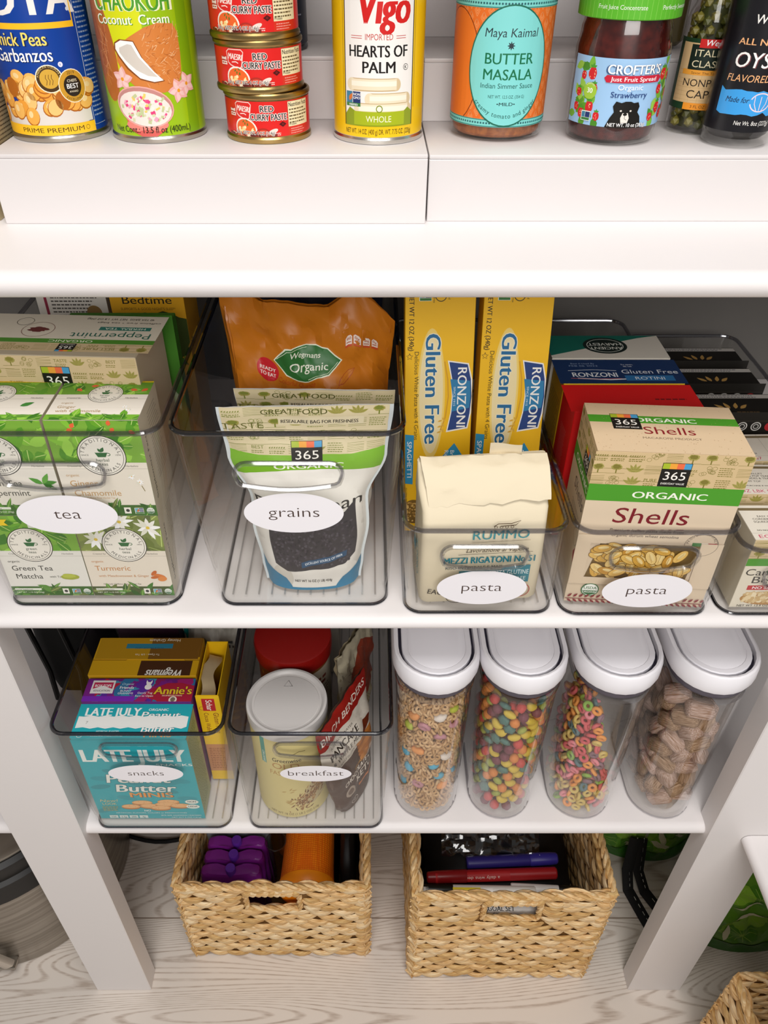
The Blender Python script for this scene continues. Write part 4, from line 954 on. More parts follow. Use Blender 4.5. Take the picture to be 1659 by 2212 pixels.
# ---- pasta bins
def spag():
    a = Art(66, 287, '#f4bf10'); a.tf = (-.5, -11, .98)
    a.t(-29.5, 264, 'NET WT 12 OZ (340g)', 5, '#2a220c', 'l', b=.02, rot=-90, w=55); a.leaf(-29.5, 206, .1, .1, 0, '#222')
    q = [(-29 + (3.4 if k % 2 == 0 else 1.5) * math.sin(PI * k / 5), 203 + (3.4 if k % 2 == 0 else 1.5) * math.cos(PI * k / 5)) for k in range(11)]; a.line(q, .5, '#2a220c')
    nongmo(a, -14, 262, 6); a.ring(1, 262, 5.6, 5.6, .8, '#3a300c'); a.t(0.6, 264.5, 'GF', 4, '#3a300c', b=.02, rot=-90); a.t(8, 270, 'Certified', 2.4, '#3a300c', 'l', rot=-90); a.t(-6.5, 270, 'Gluten-Free', 2.2, '#3a300c', 'l', rot=-90)
    a.e(-7, 163, 14, 68, '#f6d774', n=40); a.e(-7, 163, 12, 62, '#f3e3b0', n=40)
    a.t(-13, 225, 'Gluten Free', 15.5, '#2a6fa0', 'l', b=.035, rot=-90, w=113, out='#f3ecd0', ow=.03); a.t(-13, 225, 'Gluten Free', 15.5, '#1f6a9c', 'l', b=.03, rot=-90, w=113)
    a.t(-24, 208, 'Delicious White Pasta with 4 Grains', 4.4, '#4a4010', 'l', rot=-90, w=92)
    a.p([(9, 199), (30, 196), (34, 180), (35.5, 162), (34, 144), (31, 128), (9, 124), (13, 145), (14, 162), (13, 180)], '#f2f2ee'); a.p([(10.5, 197.5), (29, 194.8), (32.6, 180), (34, 162), (32.6, 144), (30, 129.4), (10.5, 125.8), (14, 145), (15, 162), (14, 180)], '#1f3f80'); a.p([(12, 180), (32, 178), (33, 162), (32, 150), (14, 146), (15, 162)], '#2a7fb0')
    a.t(19.5, 191.5, 'RONZONI', 9.6, '#f6f6f2', 'l', b=.02, rot=-90, w=62); a.t(15.6, 172, 'SINCE 1915', 2.2, '#cfe2ee', 'l', b=.01, rot=-90, w=20)
    a.line([(6, 198), (9.5, 180), (10.5, 162), (8, 140), (3, 126)], 1.2, '#d8a020')
    for k in range(6): a.leaf(5 - k * .2, 140 - k * 3, 5, 2, 200 if k % 2 else -60, '#e0b040')
    a.p([(-34, 122), (-24, 121), (-25, 66), (-34, 67)], '#2a93c4'); a.t(-31, 114, 'SPAGHETTI', 5, '#f4f8fa', 'l', b=.01, rot=-90, w=40); a.t(-33, 62, 'GLUTEN FREE PASTA', 2.2, '#3a300c', 'l', rot=-90)
    a.p([(2, 93), (18, 112), (30, 93), (26, 70), (6, 70)], '#2a93c4'); a.t(14, 104, 'Brown', 4.5, '#eef6fa', 'l', rot=-90); a.t(8, 104, 'Rice', 4.5, '#eef6fa', 'l', rot=-90)
    a.e(-24, 34, 12, 14, '#7a5a20'); [a.e(-24 + RN.uniform(-9, 9), 34 + RN.uniform(-11, 11), 1.2, .9, RN.choice(['#c9a050', '#a8803a', '#e0bc70']), RN.uniform(0, 180), 7) for i in range(90)]
    a.r(-36.5, 0, 73, 10, '#2a93c4')
    return a
carton('spaghetti_box', 'left yellow gluten free spaghetti box standing tall', 'pasta box', (.0714, .6400, ZB + .009), .067, .034, .285, '#e6b20e', rot=(-14, -.9, 0), front=spag())
carton('spaghetti_box', 'right yellow gluten free spaghetti box standing tall', 'pasta box', (.1410, .6410, ZB + .009), .0665, .034, .287, '#e6b20e', rot=(-14, .3, 0), front=(lambda a: a)(spag()))

# rigatoni bag: block-bottom paper bag, top folded over
PAPER = M('#dfd2b6', .65, bump=.25, bscale=45)
t = thing('pasta_bag', 'cream paper bag of rigatoni with folded top', 'bag', (.1070, .5420, ZB), (0, 0, 3.5))
def RB(z, s, w, d, cy, r=.008):
    """point on a rounded rectangle at height z; s from 0 to 1 round the outline, front first"""
    q = rrect(w, d, min(r, d * .45), z, 4, 0, cy - d / 2)
    return q
levels = [(z * .955, w, d, cy) for z, w, d, cy in [(0, .113, .062, .033), (.004, .116, .066, .033), (.05, .1165, .067, .034), (.096, .116, .066, .035), (.112, .1165, .058, .036), (.128, .118, .036, .040), (.139, .1165, .014, .046), (.147, .1165, .006, .048)]]
o = MB(); rings = []
for i, (z, w, d, cy) in enumerate(levels):
    q = [Vector(p) for p in RB(z, 0, w, d, cy)]
    for p in q:
        k = noise.noise(Vector((p.x * 60, p.y * 60, z * 40))) * .0028 * (1 if .004 < z else 0) * (1.8 if z > .09 else 1)
        p.x += k * .6; p.y += k
    rings.append(q)
o.loft(rings, PAPER, smooth=True)
fa = Art(104, 108); 
fa.tf = (0, 1.5, 1)
fa.line([(6, 95), (10, 98), (22, 98), (30, 101), (26, 96), (12, 95)], .9, '#5a4630'); [fa.ring(8 + k * 5, 94, 1.6, 1.6, .5, '#5a4630') for k in range(4)]
fa.t(14, 80, 'RUMMO', 11, '#2f8f9a', b=.01, w=52); fa.tf = (0, 0, 1); fa.line([(-12, 78), (42, 79)], .3, '#7a6a50'); fa.t(14, 73, 'METODO', 2.4, '#4a4034', b=.01); fa.t(12, 66, 'Lavorazione al Vapore', 5.2, '#4a4034', it=.3, w=58); fa.line([(-24, 63.5), (46, 64.5)], .4, '#4a4034')
fa.t(6, 52.5, 'MEZZI RIGATONI No 51', 8, '#1f7a8a', b=.03, w=86); fa.t(-8, 45.5, 'RISO INTEGRALE E MAIS', 3.6, '#3a4a50', b=.015, w=54); fa.p([(-22, 26), (46, 26), (46, 48), (20, 46), (18, 43), (-22, 43)], '#2f7f8f'); fa.t(26, 36.5, 'SENZA GLUTINE', 6, '#e9f2f2', w=38); fa.t(26, 28.5, 'GLUTEN FREE', 5, '#e9f2f2', w=34)
fa.tf = (0, 0, 1); fa.ring(40, 15, 9, 9, .9, '#b0524a'); fa.line([(34, 9), (46, 21)], 1, '#b0524a'); fa.ring(-22, 10, 11, 9, .7, '#4a4034'); fa.ring(-22, 10, 8, 6.4, .4, '#4a4034'); fa.t(-22, 8.6, 'BRONZE CUT', 3, '#4a4034', b=.01, w=18); fa.t(-44, 14, 'EAC', 6, '#3a342a', b=.02, rot=-12)
o.art(fa, plane((0, -.0016, 0), (1, 0, 0), (0, 0, 1)), rough=.6)
sa = Art(54, 98); sa.t(4, 60, 'RUMMO', 9, '#2f8f9a', 'l', b=.01, rot=-74, w=36); sa.r(-12, 40, 12, 14, '#2f7f8f', -10); sa.para(-20, 36, 36, 9, 3.4, 1, '#6a6050'); sa.t(-8, 82, 'RUMMO', 7, '#2f8f9a', rot=-70, w=1)
o.art(sa, plane((-.0592, .034, 0), (0, -1, 0), (0, 0, 1)), rough=.6)
o.link('bag_body', t)
def flap(s, q, z0=.103, dz=.033):
    nz = noise.noise(Vector((s * 6, q * 5, 2))) * .004 + noise.noise(Vector((s * 15, q * 11, 7))) * .0016
    an = q * 1.0
    if q < .25: k = q / .25; return ((s - .5) * .117, .048 - .006 * k, .1475 + .0035 * math.sin(k * PI / 2))
    k = (q - .25) / .75
    return ((s - .5) * (.117 - .006 * k) + .003 * k, .042 - .032 * k ** .8 + nz, .151 - dz * k + .004 * math.sin(k * 3) + nz + .004 * s * k)
flap0 = flap
def flap(s, q): p = flap0(s, q); return (p[0], p[1], p[2] - .0065)
o = MB(); o.sheet(flap, 20, 16, PAPER); o.sheet(lambda s, q: tuple(Vector(flap(s, q)) + Vector((0, .0009, -.0006))), 20, 16, PAPER); o.link('folded_top', t)
o = MB(); o.sheet(lambda s, q: ((s - .5) * .03 + .022, .0505 + .001 * math.sin(s * 6), .139 + .0135 * q * (1 - .25 * s)), 8, 4, PAPER); o.link('fold_corner', t)

# shells box and the boxes behind it
def shells_front():
    a = Art(132, 177, '#ddc9ae'); a.tf = (0, 13, 1); kraft(a, -69, 128, 138, 38, '#7f7630', '#d3b98c', ('TASTE', 'BEST', 'ENJOY', 'PURE')); b365(a, 4, 142.5, 12)
    a.r(-69, 112, 138, 18, '#4b9a27'); b365(a, 4, 142.5, 12.4); a.t(5, 116.5, 'ORGANIC', 7.4, '#f2f5e4', b=.03, w=64); a.t(-6, 88, 'Shells', 18, '#7c1a24', w=66, it=.1)
    a.t(-6, 78, 'Premium Italian pasta made from', 3.2, '#5a4a40', it=.2, w=66); a.t(-6, 72, 'organic durum wheat semolina', 3.2, '#5a4a40', it=.2, w=60)
    a.ring(46, 66, 15, 13, .5, '#8a7a6a'); a.ta(46, 66, 11.5, 'PRODUCT OF ITALY', 2.4, '#6a5a4a', 90); a.r(38, 63, 8, 5, '#3f7a3a'); a.r(46, 63, 6, 5, '#f2ece0'); a.r(52, 63, 8, 5, '#b8303a')
    a.p([(-44, 63), (46, 64), (42, 20), (-52, 20)], '#6f5524')
    for i in range(70):
        x, y, r_ = RN.uniform(-44, 40), RN.uniform(23, 60), RN.uniform(0, 360); c = RN.choice(['#d9a94a', '#e6bd66', '#c9943a', '#edcd84'])
        a.e(x, y, 9, 5, '#8a6420', r_, 14); a.e(x, y, 8.4, 4.4, c, r_, 14); a.e(x + .8, y + 1, 5, 1.8, '#f0d898', r_, 12); [a.line([(x - 5 * math.cos(math.radians(r_)), y - 5 * math.sin(math.radians(r_)) + k), (x + 5 * math.cos(math.radians(r_)), y + 5 * math.sin(math.radians(r_)) + k)], .25, '#a87a30') for k in (-1.8, 0)]
    a.r(-69, 63.5, 30, 10, '#ddc9ae'); a.r(46, 18, 23, 50, '#ddc9ae'); a.ring(46, 66, 15, 13, .5, '#8a7a6a', -90, 120); a.r(-69, 12, 138, 9, '#ddc9ae'); a.r(-69, 16, 16, 55, '#ddc9ae')
    a.tf = (0, 0, .95); usda(a, -46, 18, 9)
    for k in range(2):
        for i in range(24): a.leaf(-67 + i * 5.8, 4 + 3 * k, 6.4, 2.6, 50 if k else -40, '#8a2a30')
    a.line([(-69, 5), (69, 5)], .8, '#8a2a30')
    return a
a = Art(130, 78, '#dcc3a0'); a.r(-69, 46, 138, 12, '#4b9a27'); a.t(2, 48.5, 'ORGANIC', 6.8, '#f2f5e4', b=.03, w=54); b365(a, -33, 48, 12.5); a.t(2, 29, 'Shells', 12, '#8a1f26', w=44); a.t(2, 21, 'MACARONI PRODUCT', 3.2, '#7a6450', w=50)
for i in range(160): a.e(RN.uniform(-68, 68), RN.uniform(0, 80), .35, .35, '#b89a70', n=5)
s = Art(78, 177, '#d9c6aa'); s.tf = (0, 11, 1); kraft(s, -40, 130, 80, 36); s.r(-40, 112, 80, 16, '#4b9a27'); b365(s, 12, 138, 11); s.t(4, 116, 'ORGANIC', 7, '#f2f5e4', b=.03, w=60); s.t(8, 92, 'Shells', 13, '#7a6a62', w=46, it=.15); s.para(-10, 80, 36, 4, 4, 1, '#9a8a7a'); s.p([(30, 46), (37, 56), (37, 36)], '#b01f28'); s.ring(28, 62, 9, 9, .5, '#9a8a7a')
carton('pasta_box', 'tan organic shells box at the front of the pasta bin', 'pasta box', (.2575, .5390, ZB), .130, .078, .1775, '#cdb48c', rot=(0, 0, -4), front=shells_front(), top=a, left=s)
a = Art(130, 51, '#e41a1c'); a.para(22, 22, 34, 1, 2, 2, '#6a1014')
s = Art(50, 155, '#dc181a'); s.para(-14, 120, 24, 30, 3, .8, '#e8807a')
carton('pasta_box', 'plain red box directly behind the shells box', 'pasta box', (.2590, .6420, ZB), .123, .05, .1555, '#e01a1c', top=a, left=s)
a = Art(130, 51, '#14315e'); a.p([(-45, 10), (-12, 7), (20, 10), (20, 12), (-12, 9), (-45, 12)], '#dce4ee'); 
a.t(-26, 14, 'RONZONI', 9.5, '#e6ecf2', b=.02, w=46); a.line([(-52, 27), (-26, 29), (-2, 27)], .8, '#dce4ee'); a.line([(-52, 11), (-26, 9.5), (0, 10.5)], .8, '#d8605a'); a.t(32, 21, 'Gluten Free', 8.5, '#dfe7ef', w=58); a.r(4, 6, 50, 11, '#2a6fa8'); a.t(29, 8.4, 'ROTINI', 6.2, '#e6eef4', w=30); a.t(-34, 41, 'Best if Used By', 3, '#8aa0c0'); a.t(-34, 36, 'FEB 06 2022', 3, '#8aa0c0', w=30); a.t(12, 39, 'To open,', 2.6, '#cfd8e4'); a.t(12, 35, 'lift tab', 2.6, '#cfd8e4')
carton('pasta_box', 'navy and yellow rotini box behind the red box', 'pasta box', (.2590, .6960, ZB), .123, .05, .1555, '#e0b41a', top=a, rot=(0, 0, 0), left=(lambda A: (A.para(-20, 130, 40, 30, 4, 1.2, '#8a6a10'), A)[1])(Art(50, 155, '#caa018')))
a = Art(126, 53, '#d3cfc4'); a.p([(-63, 6), (-63, 53), (63, 53), (40, 47)], '#12695a'); a.e(0, 29, 24, 19, '#14231f', n=40); a.ring(0, 29, 20, 15.5, .8, '#cfd6ce'); a.t(0, 26, 'ANCIENT', 6.4, '#e2e8e0', b=.01, w=36, rot=180); a.t(0, 35, 'HARVEST', 6.4, '#e2e8e0', b=.01, w=36, rot=180)
f = Art(126, 156, '#d3cfc4'); f.r(-52, 138, 36, 14, '#e6b81e'); f.t(-34, 143, 'New Look', 4, '#4a3a0c', b=.02)
carton('pasta_box', 'white and teal quinoa pasta box behind the rotini box', 'pasta box', (.2585, .7500, ZB), .122, .053, .156, '#c9c5ba', top=a, front=f)

# ---- bean bin
def bean_top(label_):
    a = Art(100, 50, '#e6dfd0'); a.r(-50, 43, 100, 4, '#7a6a4a'); a.t(-22, 33, 'EASY OPEN-LIFT', 2.8, '#3a342c', b=.01); a.t(-22, 29, 'CORNERS & POP TEAR', 2.8, '#3a342c', b=.01); a.t(-22, 25, 'SQUEEZE SIDES & TEAR', 2.8, '#3a342c', b=.01); a.t(-22, 20, 'OFF TOP', 2.8, '#3a342c'); a.t(-22, 13, 'DO NOT PURCHASE IF PACKAGE', 2.1, '#2a241c', b=.02); a.t(-22, 3, label_, 5, '#c9486a', w=46); a.line([(-50, 10), (50, 10)], .2, '#8a8070'); a.line([(12, 0), (12, 50)], .2, '#8a8070')
    return a
f = Art(100, 86, '#e6ddca'); kraft(f, -50, 62, 100, 24); f.r(-50, 54, 100, 9, '#4b9a27'); f.t(-8, 56, 'ORGANIC', 5, '#f2f5e4', b=.03, w=44); b365(f, 8, 70, 9); f.t(-20, 42, 'Cannellini', 8.6, '#3a342c', w=54); f.t(-20, 32, 'Beans', 9, '#3a342c', w=36); f.r(-40, 23, 60, 6, '#c0262c'); f.t(-12, 24.4, 'NO SALT ADDED', 3.4, '#fff', b=.02, w=46)
f.e(-16, 12, 27, 9, '#b98a4e'); [f.e(-16 + RN.uniform(-23, 23), 13 + RN.uniform(-6, 6), 2.9, 1.8, RN.choice(['#e9d2a4', '#dcbf8a', '#f0dfba', '#cfae76']), RN.uniform(0, 180), 10) for i in range(110)]; f.t(-22, 1.2, 'NET WT 13.4 OZ (380g)', 2.6, '#3a342c', w=42)
for i, (x, y, z, lb, tx) in enumerate(((.401, .5345, 0, 'front cannellini bean carton in the low bin', 'EC84 08-20'), (.4030, .6000, .002, 'second bean carton behind the front cannellini carton', 'TOZ LBK BEST'), (.4060, .6580, .001, 'third bean carton in front of the black boxes', '2024 AK4 1167'))):
    carton('bean_carton', lb, 'carton', (x, y, ZB + z), .1, .052 - .004 * (i > 0), .0855, '#d9cfb8', rot=(0, 0, (0, -1, 1)[i]), group='bean cartons in the low bin', front=f, top=bean_top(tx))
for i, (y, lb) in enumerate(((.719, 'front black box in the row, with three round seals'), (.781, 'middle black box in the row of three'), (.836, 'rearmost black box in the row against the wall'))):
    a = Art(98, 48, '#15130f'); a.r(-49, 39, 98, 8, '#b9b6b0'); a.para(-40, 44, 78, 2, 3.4, 1.4, '#4a4a55'); [a.leaf(-2 + k * 6, 17, 13, 5, 90 - k * 34, '#b08a4a') for k in (-1.4, -.5, .5, 1.4)]; a.para(0, 9, 26, 1, 2, 1.6, '#8a6a3a')
    f = Art(98, 108, '#17140f'); [(f.e(-10 + k * 15, 90, 5.5, 5.5, '#cfccc6'), f.e(-10 + k * 15, 90, 4.4, 4.4, '#2a2824'), f.ring(-10 + k * 15, 90, 3, 3, .8, '#cfccc6')) for k in range(3)]; f.e(35, 90, 5.5, 5.5, '#b0262c'); f.r(-49, 96, 98, 1.6, '#2a2620'); f.r(-49, 20, 40, 40, '#a8281c')
    carton('snack_box', lb, 'box', (.401 + .0015 * i, y, ZB), .098, .048, .102 - .001 * i, '#14110d', group='black boxes in the low bin', top=a, front=f)
# ---------------------------------------------------------------- boxes, cans and pouches on the lower shelf
ZL = .5150
TEAL = '#22a9b4'
a = Art(137, 172, TEAL)
for i in range(16): a.e(RN.uniform(-60, 60), RN.uniform(10, 120), 13, 5, RN.choice(['#1f9ca8', '#1b949f']), RN.uniform(-20, 20))
a.t(0, 128, 'LATE JULY', 26, '#f2f4ee', b=.045, w=124); a.t(46, 119, 'SNACKS', 5, '#f2f4ee', b=.02, w=44)
a.t(-4, 83, 'Peanut', 19, '#f4f2ea', b=.035, w=78, it=.15, out='#157a86', ow=.03); a.t(2, 63, 'Butter', 17, '#f4f2ea', b=.035, w=74, it=.15, out='#157a86', ow=.03); a.t(8, 50, 'MINIS', 11, '#8a4a1a', b=.04, w=54); a.t(7, 50.6, 'MINIS', 11, '#f0a050', b=.03, w=54)
for x, y, rx in ((-8, 38, 13), (-24, 29, 12), (2, 30, 14), (26, 40, 14), (22, 34, 14), (40, 31, 13), (14, 26, 13)):
    a.e(x, y - 2, rx, 5, '#b06a30'); a.e(x, y, rx, 5, '#e2a567'); a.e(x, y + .6, rx * .85, 3.8, '#eeb87e'); [a.e(x + RN.uniform(-.6, .6) * rx, y + RN.uniform(-2, 3), .5, .4, '#b06a30', n=6) for k in range(5)]
a.t(-50, 40, 'New!', 6, '#d8c890', it=.2, w=22); a.t(-50, 33, 'LOOK', 5.4, '#d8c890', w=18); a.para(-61, 28, 22, 4, 3, 1.6, '#9aa87a')
for y, tx in ((40, 'NON'), (29, 'USDA')): a.e(56, y, 8.6, 4.8, '#e9ece2'); a.t(56, y - 1.2, tx, 3.4, '#2a3a3a', b=.03)
a.t(-4, 17.5, 'NO', 4, '#e6f2f0', b=.03); a.t(0, 13, 'ARTIFICIAL FLAVORS, COLORS or PRESERVATIVES', 2.4, '#e6f2f0', w=92)
for i in range(4): a.r(-56 + i * 13, 2, 11, 6.4, '#d9e6e2'); a.t(-50.5 + i * 13, 3.2, ('150', '2.5g', '200', '3g')[i], 3.2, '#2a6a70', b=.02)
a.t(38, 7, 'BITE SIZE SANDWICH CRACKERS', 2.4, '#e6f2f0', w=52, b=.01); a.t(44, 2.4, 'NET WT 5 OZ (141g)', 2.2, '#e6f2f0', w=38)
tp = Art(137, 49, TEAL); tp.t(-26, 32, 'LATE JULY', 12, '#f4f6f2', b=.04, w=66); tp.t(28, 39, 'ORGANIC', 3.6, '#f4f6f2', b=.02, w=24); tp.t(32, 29, 'Peanut', 9, '#f4f6f2', b=.03, it=.15, w=46, out='#157a86', ow=.03); tp.t(32, 8, 'Butter', 10, '#f4f6f2', b=.03, it=.15, w=38, out='#157a86', ow=.03); tp.t(34, 1.5, 'MINIS', 7, '#f0a050', b=.03, w=32); tp.t(-26, 8, 'ARTIFICIAL FLAVORS,', 2.8, '#e9f4f2', w=28); tp.t(-26, 2.6, 'COLORS or PRESERVATIVES', 2.6, '#e9f4f2', w=38); tp.ring(-58, 4, 3.4, 3.4, .5, '#e9f4f2')
q = [(-66, 14), (-66, 31)] + [(-60 + i * 9, 31 + (1.2 if i % 2 else -.6)) for i in range(15)] + [(66, 32), (66, 16)] + [(60 - i * 9, 14 + (1.2 if i % 2 else -.8)) for i in range(14)]
tp.p(q, '#eef0ec'); tp.t(-54, 20, '7', 4, '#8a8a8a')
carton('cracker_box', 'teal box of peanut butter sandwich crackers at the bin front', 'cracker box', (-.2828, .5455, ZL), .1355, .047, .175, '#2aa5ae', front=a, top=tp, right=(lambda A: (A.para(-20, 160, 40, 44, 3.4, 1.4, '#5a7a3a'), A)[1])(Art(47, 172, '#a8b48a')))
tp = Art(134, 35, '#6a1f7a')
for i in range(50): tp.e(RN.uniform(-67, 67), RN.uniform(0, 35), RN.uniform(6, 16), RN.uniform(4, 10), RN.choice(['#7a1f84', '#a01f6a', '#b3203f', '#2f6f9c', '#5a2a9a', '#8a1a5a', '#3a8fae']), RN.uniform(0, 90), jit=.2)
tp.e(46, 12, 34, 16, '#a81c38', jit=.1); tp.t(42, 11, "Annie's", 12, '#e6c12a', b=.035, w=46, out='#6a1430', ow=.03); tp.t(42, 7.6, 'HOMEGROWN', 2.4, '#f2e6c0', w=24); tp.e(44, 2.6, 5, 5, '#e9e2cf'); tp.e(44, 3, 3, 3.4, '#7a6a5a')
tp.r(-60, 12, 28, 20, '#e9e6e4'); tp.p([(-58, 19), (-46, 24), (-34, 19), (-34, 29), (-58, 29)], '#c02a52'); tp.t(-46, 22, 'BOX TOPS', 4, '#fff', b=.02, w=20); tp.t(-46, 15, 'EDUCATION', 2.6, '#3a2a3a', b=.02, w=20)
tp.t(-16, 25, 'Organic', 3.4, '#bfe0ee', it=.2); tp.t(-16, 19, 'Friends', 4.4, '#f4f4f4', b=.02); tp.t(-16, 14.6, 'BUNNY', 3, '#f4f4f4'); tp.t(-16, 10.8, 'GRAHAMS', 3, '#f4f4f4'); tp.e(10, 22, 4.4, 4.2, '#f4f0f0'); tp.leaf(8.6, 25, 8, 2.6, 105, '#f4f0f0'); tp.leaf(11.4, 25, 8, 2.6, 75, '#f4f0f0'); tp.e(10, 27, 3, 2.6, '#f4f0f0'); tp.t(8, 11.5, 'Gently Tug', 3, '#f4f4f4'); tp.t(8, 7, 'Ears to Open', 3, '#f4f4f4')
tp.r(-67, 0, 64, 8, '#7a28b0')
carton('cracker_box', 'purple and red box of bunny graham crackers, second from the front', 'cracker box', (-.2835, .5945, ZL), .134, .0355, .180, '#6a1f74', top=tp)
tp = Art(136, 62, '#d6a514'); tp.p([(-6, 0), (60, 0), (60, 24), (-6, 24)], '#4a2a12'); tp.t(28, 9, 'Wegmans', 13, '#f6f2ea', b=.025, w=46, it=.25, rot=180); tp.r(0, 30, 68, 32, '#7a5216'); tp.line([(-68, 25), (-26, 25), (-22, 28), (46, 28), (50, 25), (68, 25)], .8, '#5a3c0c'); tp.r(-30, 44, 60, 8, '#2f7f9a'); tp.t(0, 46, 'PLACE PROOF HERE', 3, '#1f5a70', rot=180); tp.t(18, 56, 'Honey Graham', 5, '#efe6cf', rot=180, w=40); tp.t(0, 33, 'To Open - Lift Tab', 3, '#efe6cf', rot=180)
cb = carton('cracker_box', 'yellow and brown honey graham box, third from the front', 'cracker box', (-.2850, .6330, ZL), .136, .062, .182, '#cf9c10', top=tp)
o = MB(); o.box(-.066, .066, .0255, .0615, .1824, .1832, M('#cf9c10', .5), .0003, 1); fl = Art(132, 36, '#b98c14'); fl.r(2, 0, 64, 36, '#7a5216'); fl.r(-30, 18, 60, 8, '#2f7f9a'); fl.t(0, 20, 'PLACE PROOF HERE', 3, '#1f5a70', rot=180); fl.t(18, 34, 'Honey Graham', 5, '#efe6cf', rot=180, w=40); fl.t(0, 9, 'To Open - Lift Tab', 3, '#efe6cf', rot=180)
o.art(fl, plane((0, .0255, .1832), (1, 0, 0), (0, 1, 0))); o.link('tuck_flap', cb)
a = Art(29, 180, '#f0c419'); a.r(-8, 150, 16, 24, '#c0242c'); a.t(-3, 171, 'Schar', 8, '#f7f0e6', 'l', b=.02, rot=-90, w=20); a.ring(-9, 155, 3.6, 3.6, .7, '#c0242c'); a.t(3.6, 146, 'Gluten Free', 7, '#7a1c1c', 'l', rot=-90, w=42); a.t(-8, 146, 'Cocoa Wafers', 6, '#7a1c1c', 'l', rot=-90, w=42); a.r(-14.5, 20, 29, 60, '#c98a5a'); a.para(-11, 70, 22, 12, 4, 1.4, '#8a4a2a')
t = carton('wafer_box', 'narrow yellow wafer box, open at the top, beside the crackers', 'wafer box', (-.1990, .6035, ZL), .0275, .088, .180, M('#e9bb14', .5), open_top=M('#6a5a3a', .8), front=a)
o = MB(); o.sheet(lambda s, q: (-.0125 + .016 * s + .003 * math.sin(q * 9), .004 + .075 * q, .165 + .010 * math.sin(q * PI) - .006 * s), 4, 16, M('#b9a684', .7)); o.link('card_flap', t)
carton('snack_box', 'dark purple box at the back of the snacks bin', 'snack box', (-.3050, .735, ZL), .084, .05, .178, '#2f1428')
a = Art(80, 170); a.para(-20, 124, 56, 2, 9, 5, '#4a4a4a'); a.r(-40, 0, 8, 170, '#1f8a84')
pouch('snack_bag', 'crumpled whitish plastic bag at the back of the snacks bin', (-.2215, .755, ZL), (0, 0, 0), lp((0, .07), (.5, .08), (1, .084)), .168, lp((0, .018), (.5, .032), (1, .012)), a, M('#b5b1a8', .35, spec=.6), crumple=.006, seed=21)

# ---- breakfast bin
def drum(name, label, loc, prof, mat, art, ar, az, lid, lidmat, ring=None):
    t = thing(name, label, 'canister', loc); o = MB(); o.lathe(prof, mat, 64); o.art(art, cyl(ar, az), step=.005); o.link('body', t)
    o = MB(); o.lathe(lid, lidmat, 64)
    if ring: ring(o)
    o.link('lid', t)
a = Art(2 * PI * 48.2 * .9, 168, '#dccd8e')
a.p([(-34, 168), (-27, 168), (-27, 112), (-34, 112)], '#4f9a8c'); a.t(-32, 136, 'ORGANIC', 4, '#e9f2e6', 'l', rot=-90, b=.01); a.t(0, 122, 'Greenwise', 8, '#3a2f1e', b=.015, w=36); a.t(-2, 108, 'OLD', 12, '#b98a4a', w=34); a.t(2, 94, 'FASHIONED', 9, '#b98a4a', w=50); a.line([(4, 136), (16, 142), (24, 140)], 1, '#7a6a3a')
a.p([(62, 84), (40, 84), (30, 72), (6, 28), (30, 22), (62, 40)], '#c9b98e')
a.many(40)
for i in range(330):
    k = RN.uniform(0, 1); x = 10 + 46 * k + RN.uniform(-12, 12); y = 26 + 48 * k + RN.uniform(-16, 12); a.leaf(x, y, RN.uniform(4, 8), RN.uniform(1.4, 2.4), RN.uniform(20, 110), RN.choice(['#8a5f38', '#a97c4c', '#6f4a2c', '#c09a68', '#9a7048']))
a.many()
for i in range(14): a.leaf(RN.uniform(-12, 8), RN.uniform(22, 62), 7, 1.8, RN.uniform(0, 60), '#c2a05e')
a.t(4, 5, 'NET WT 18 OZ (1 LB 2 OZ) 510g', 5, '#8a744a', w=66)
drum('oat_canister', 'cream oat canister with translucent lid at the bin front', (-.1000, .5945, ZL), [(.046, 0), (.0478, .001), (.0478, .170), (.046, .172)], M('#dccd8e', .6), a, .0479, .001,
     [(.0482, .166), (.0494, .167), (.0496, .180), (.0488, .1832), (.0462, .1835), (.0440, .1822), (.0425, .1795), (.040, .1790), (.0392, .1797), (.001, .1797)], M('#cfcbc8', .35, spec=.5),
     lambda o: o.tube([(.006 * math.sin(k * 2 * PI / 3), .026 + .006 * math.cos(k * 2 * PI / 3), .180) for k in range(3)], .0006, M('#bdb9b6', .4), 6, True))
a = Art(2 * PI * 48 * .9, 130, '#7a3a1c'); a.r(18, 0, 60, 130, '#b9ae9a'); a.line([(14, 130), (20, 80), (30, 40)], 4, '#d8742c'); a.para(26, 108, 30, 2, 9, 5, '#7a3426'); a.para(26, 90, 36, 4, 6, 2, '#6a3a2a')
a.many(40)
for i in range(300): a.e(RN.uniform(-110, 12), RN.uniform(0, 130), 3.4, 2.4, RN.choice(['#a8742c', '#8a5418', '#c9963c', '#6f3c14']), RN.uniform(0, 180), 8)
drum('granola_jar', 'canister with a dark red lid behind the oat canister', (-.1010, .7010, ZL), [(.044, 0), (.0478, .003), (.0478, .160), (.044, .166)], M('#7a4a24', .3), a, .0479, .02,
     [(.0490, .158), (.0512, .159), (.0518, .178), (.0505, .1825), (.048, .184), (.001, .184)], M('#8e120e', .3, spec=.5))
Wb = lp((0, .070), (.12, .090), (.5, .110), (1, .118)); Db = lp((0, .011), (.2, .013), (.6, .012), (.9, .0025), (1, .001))
a = Art(108, 186, '#4a3228')
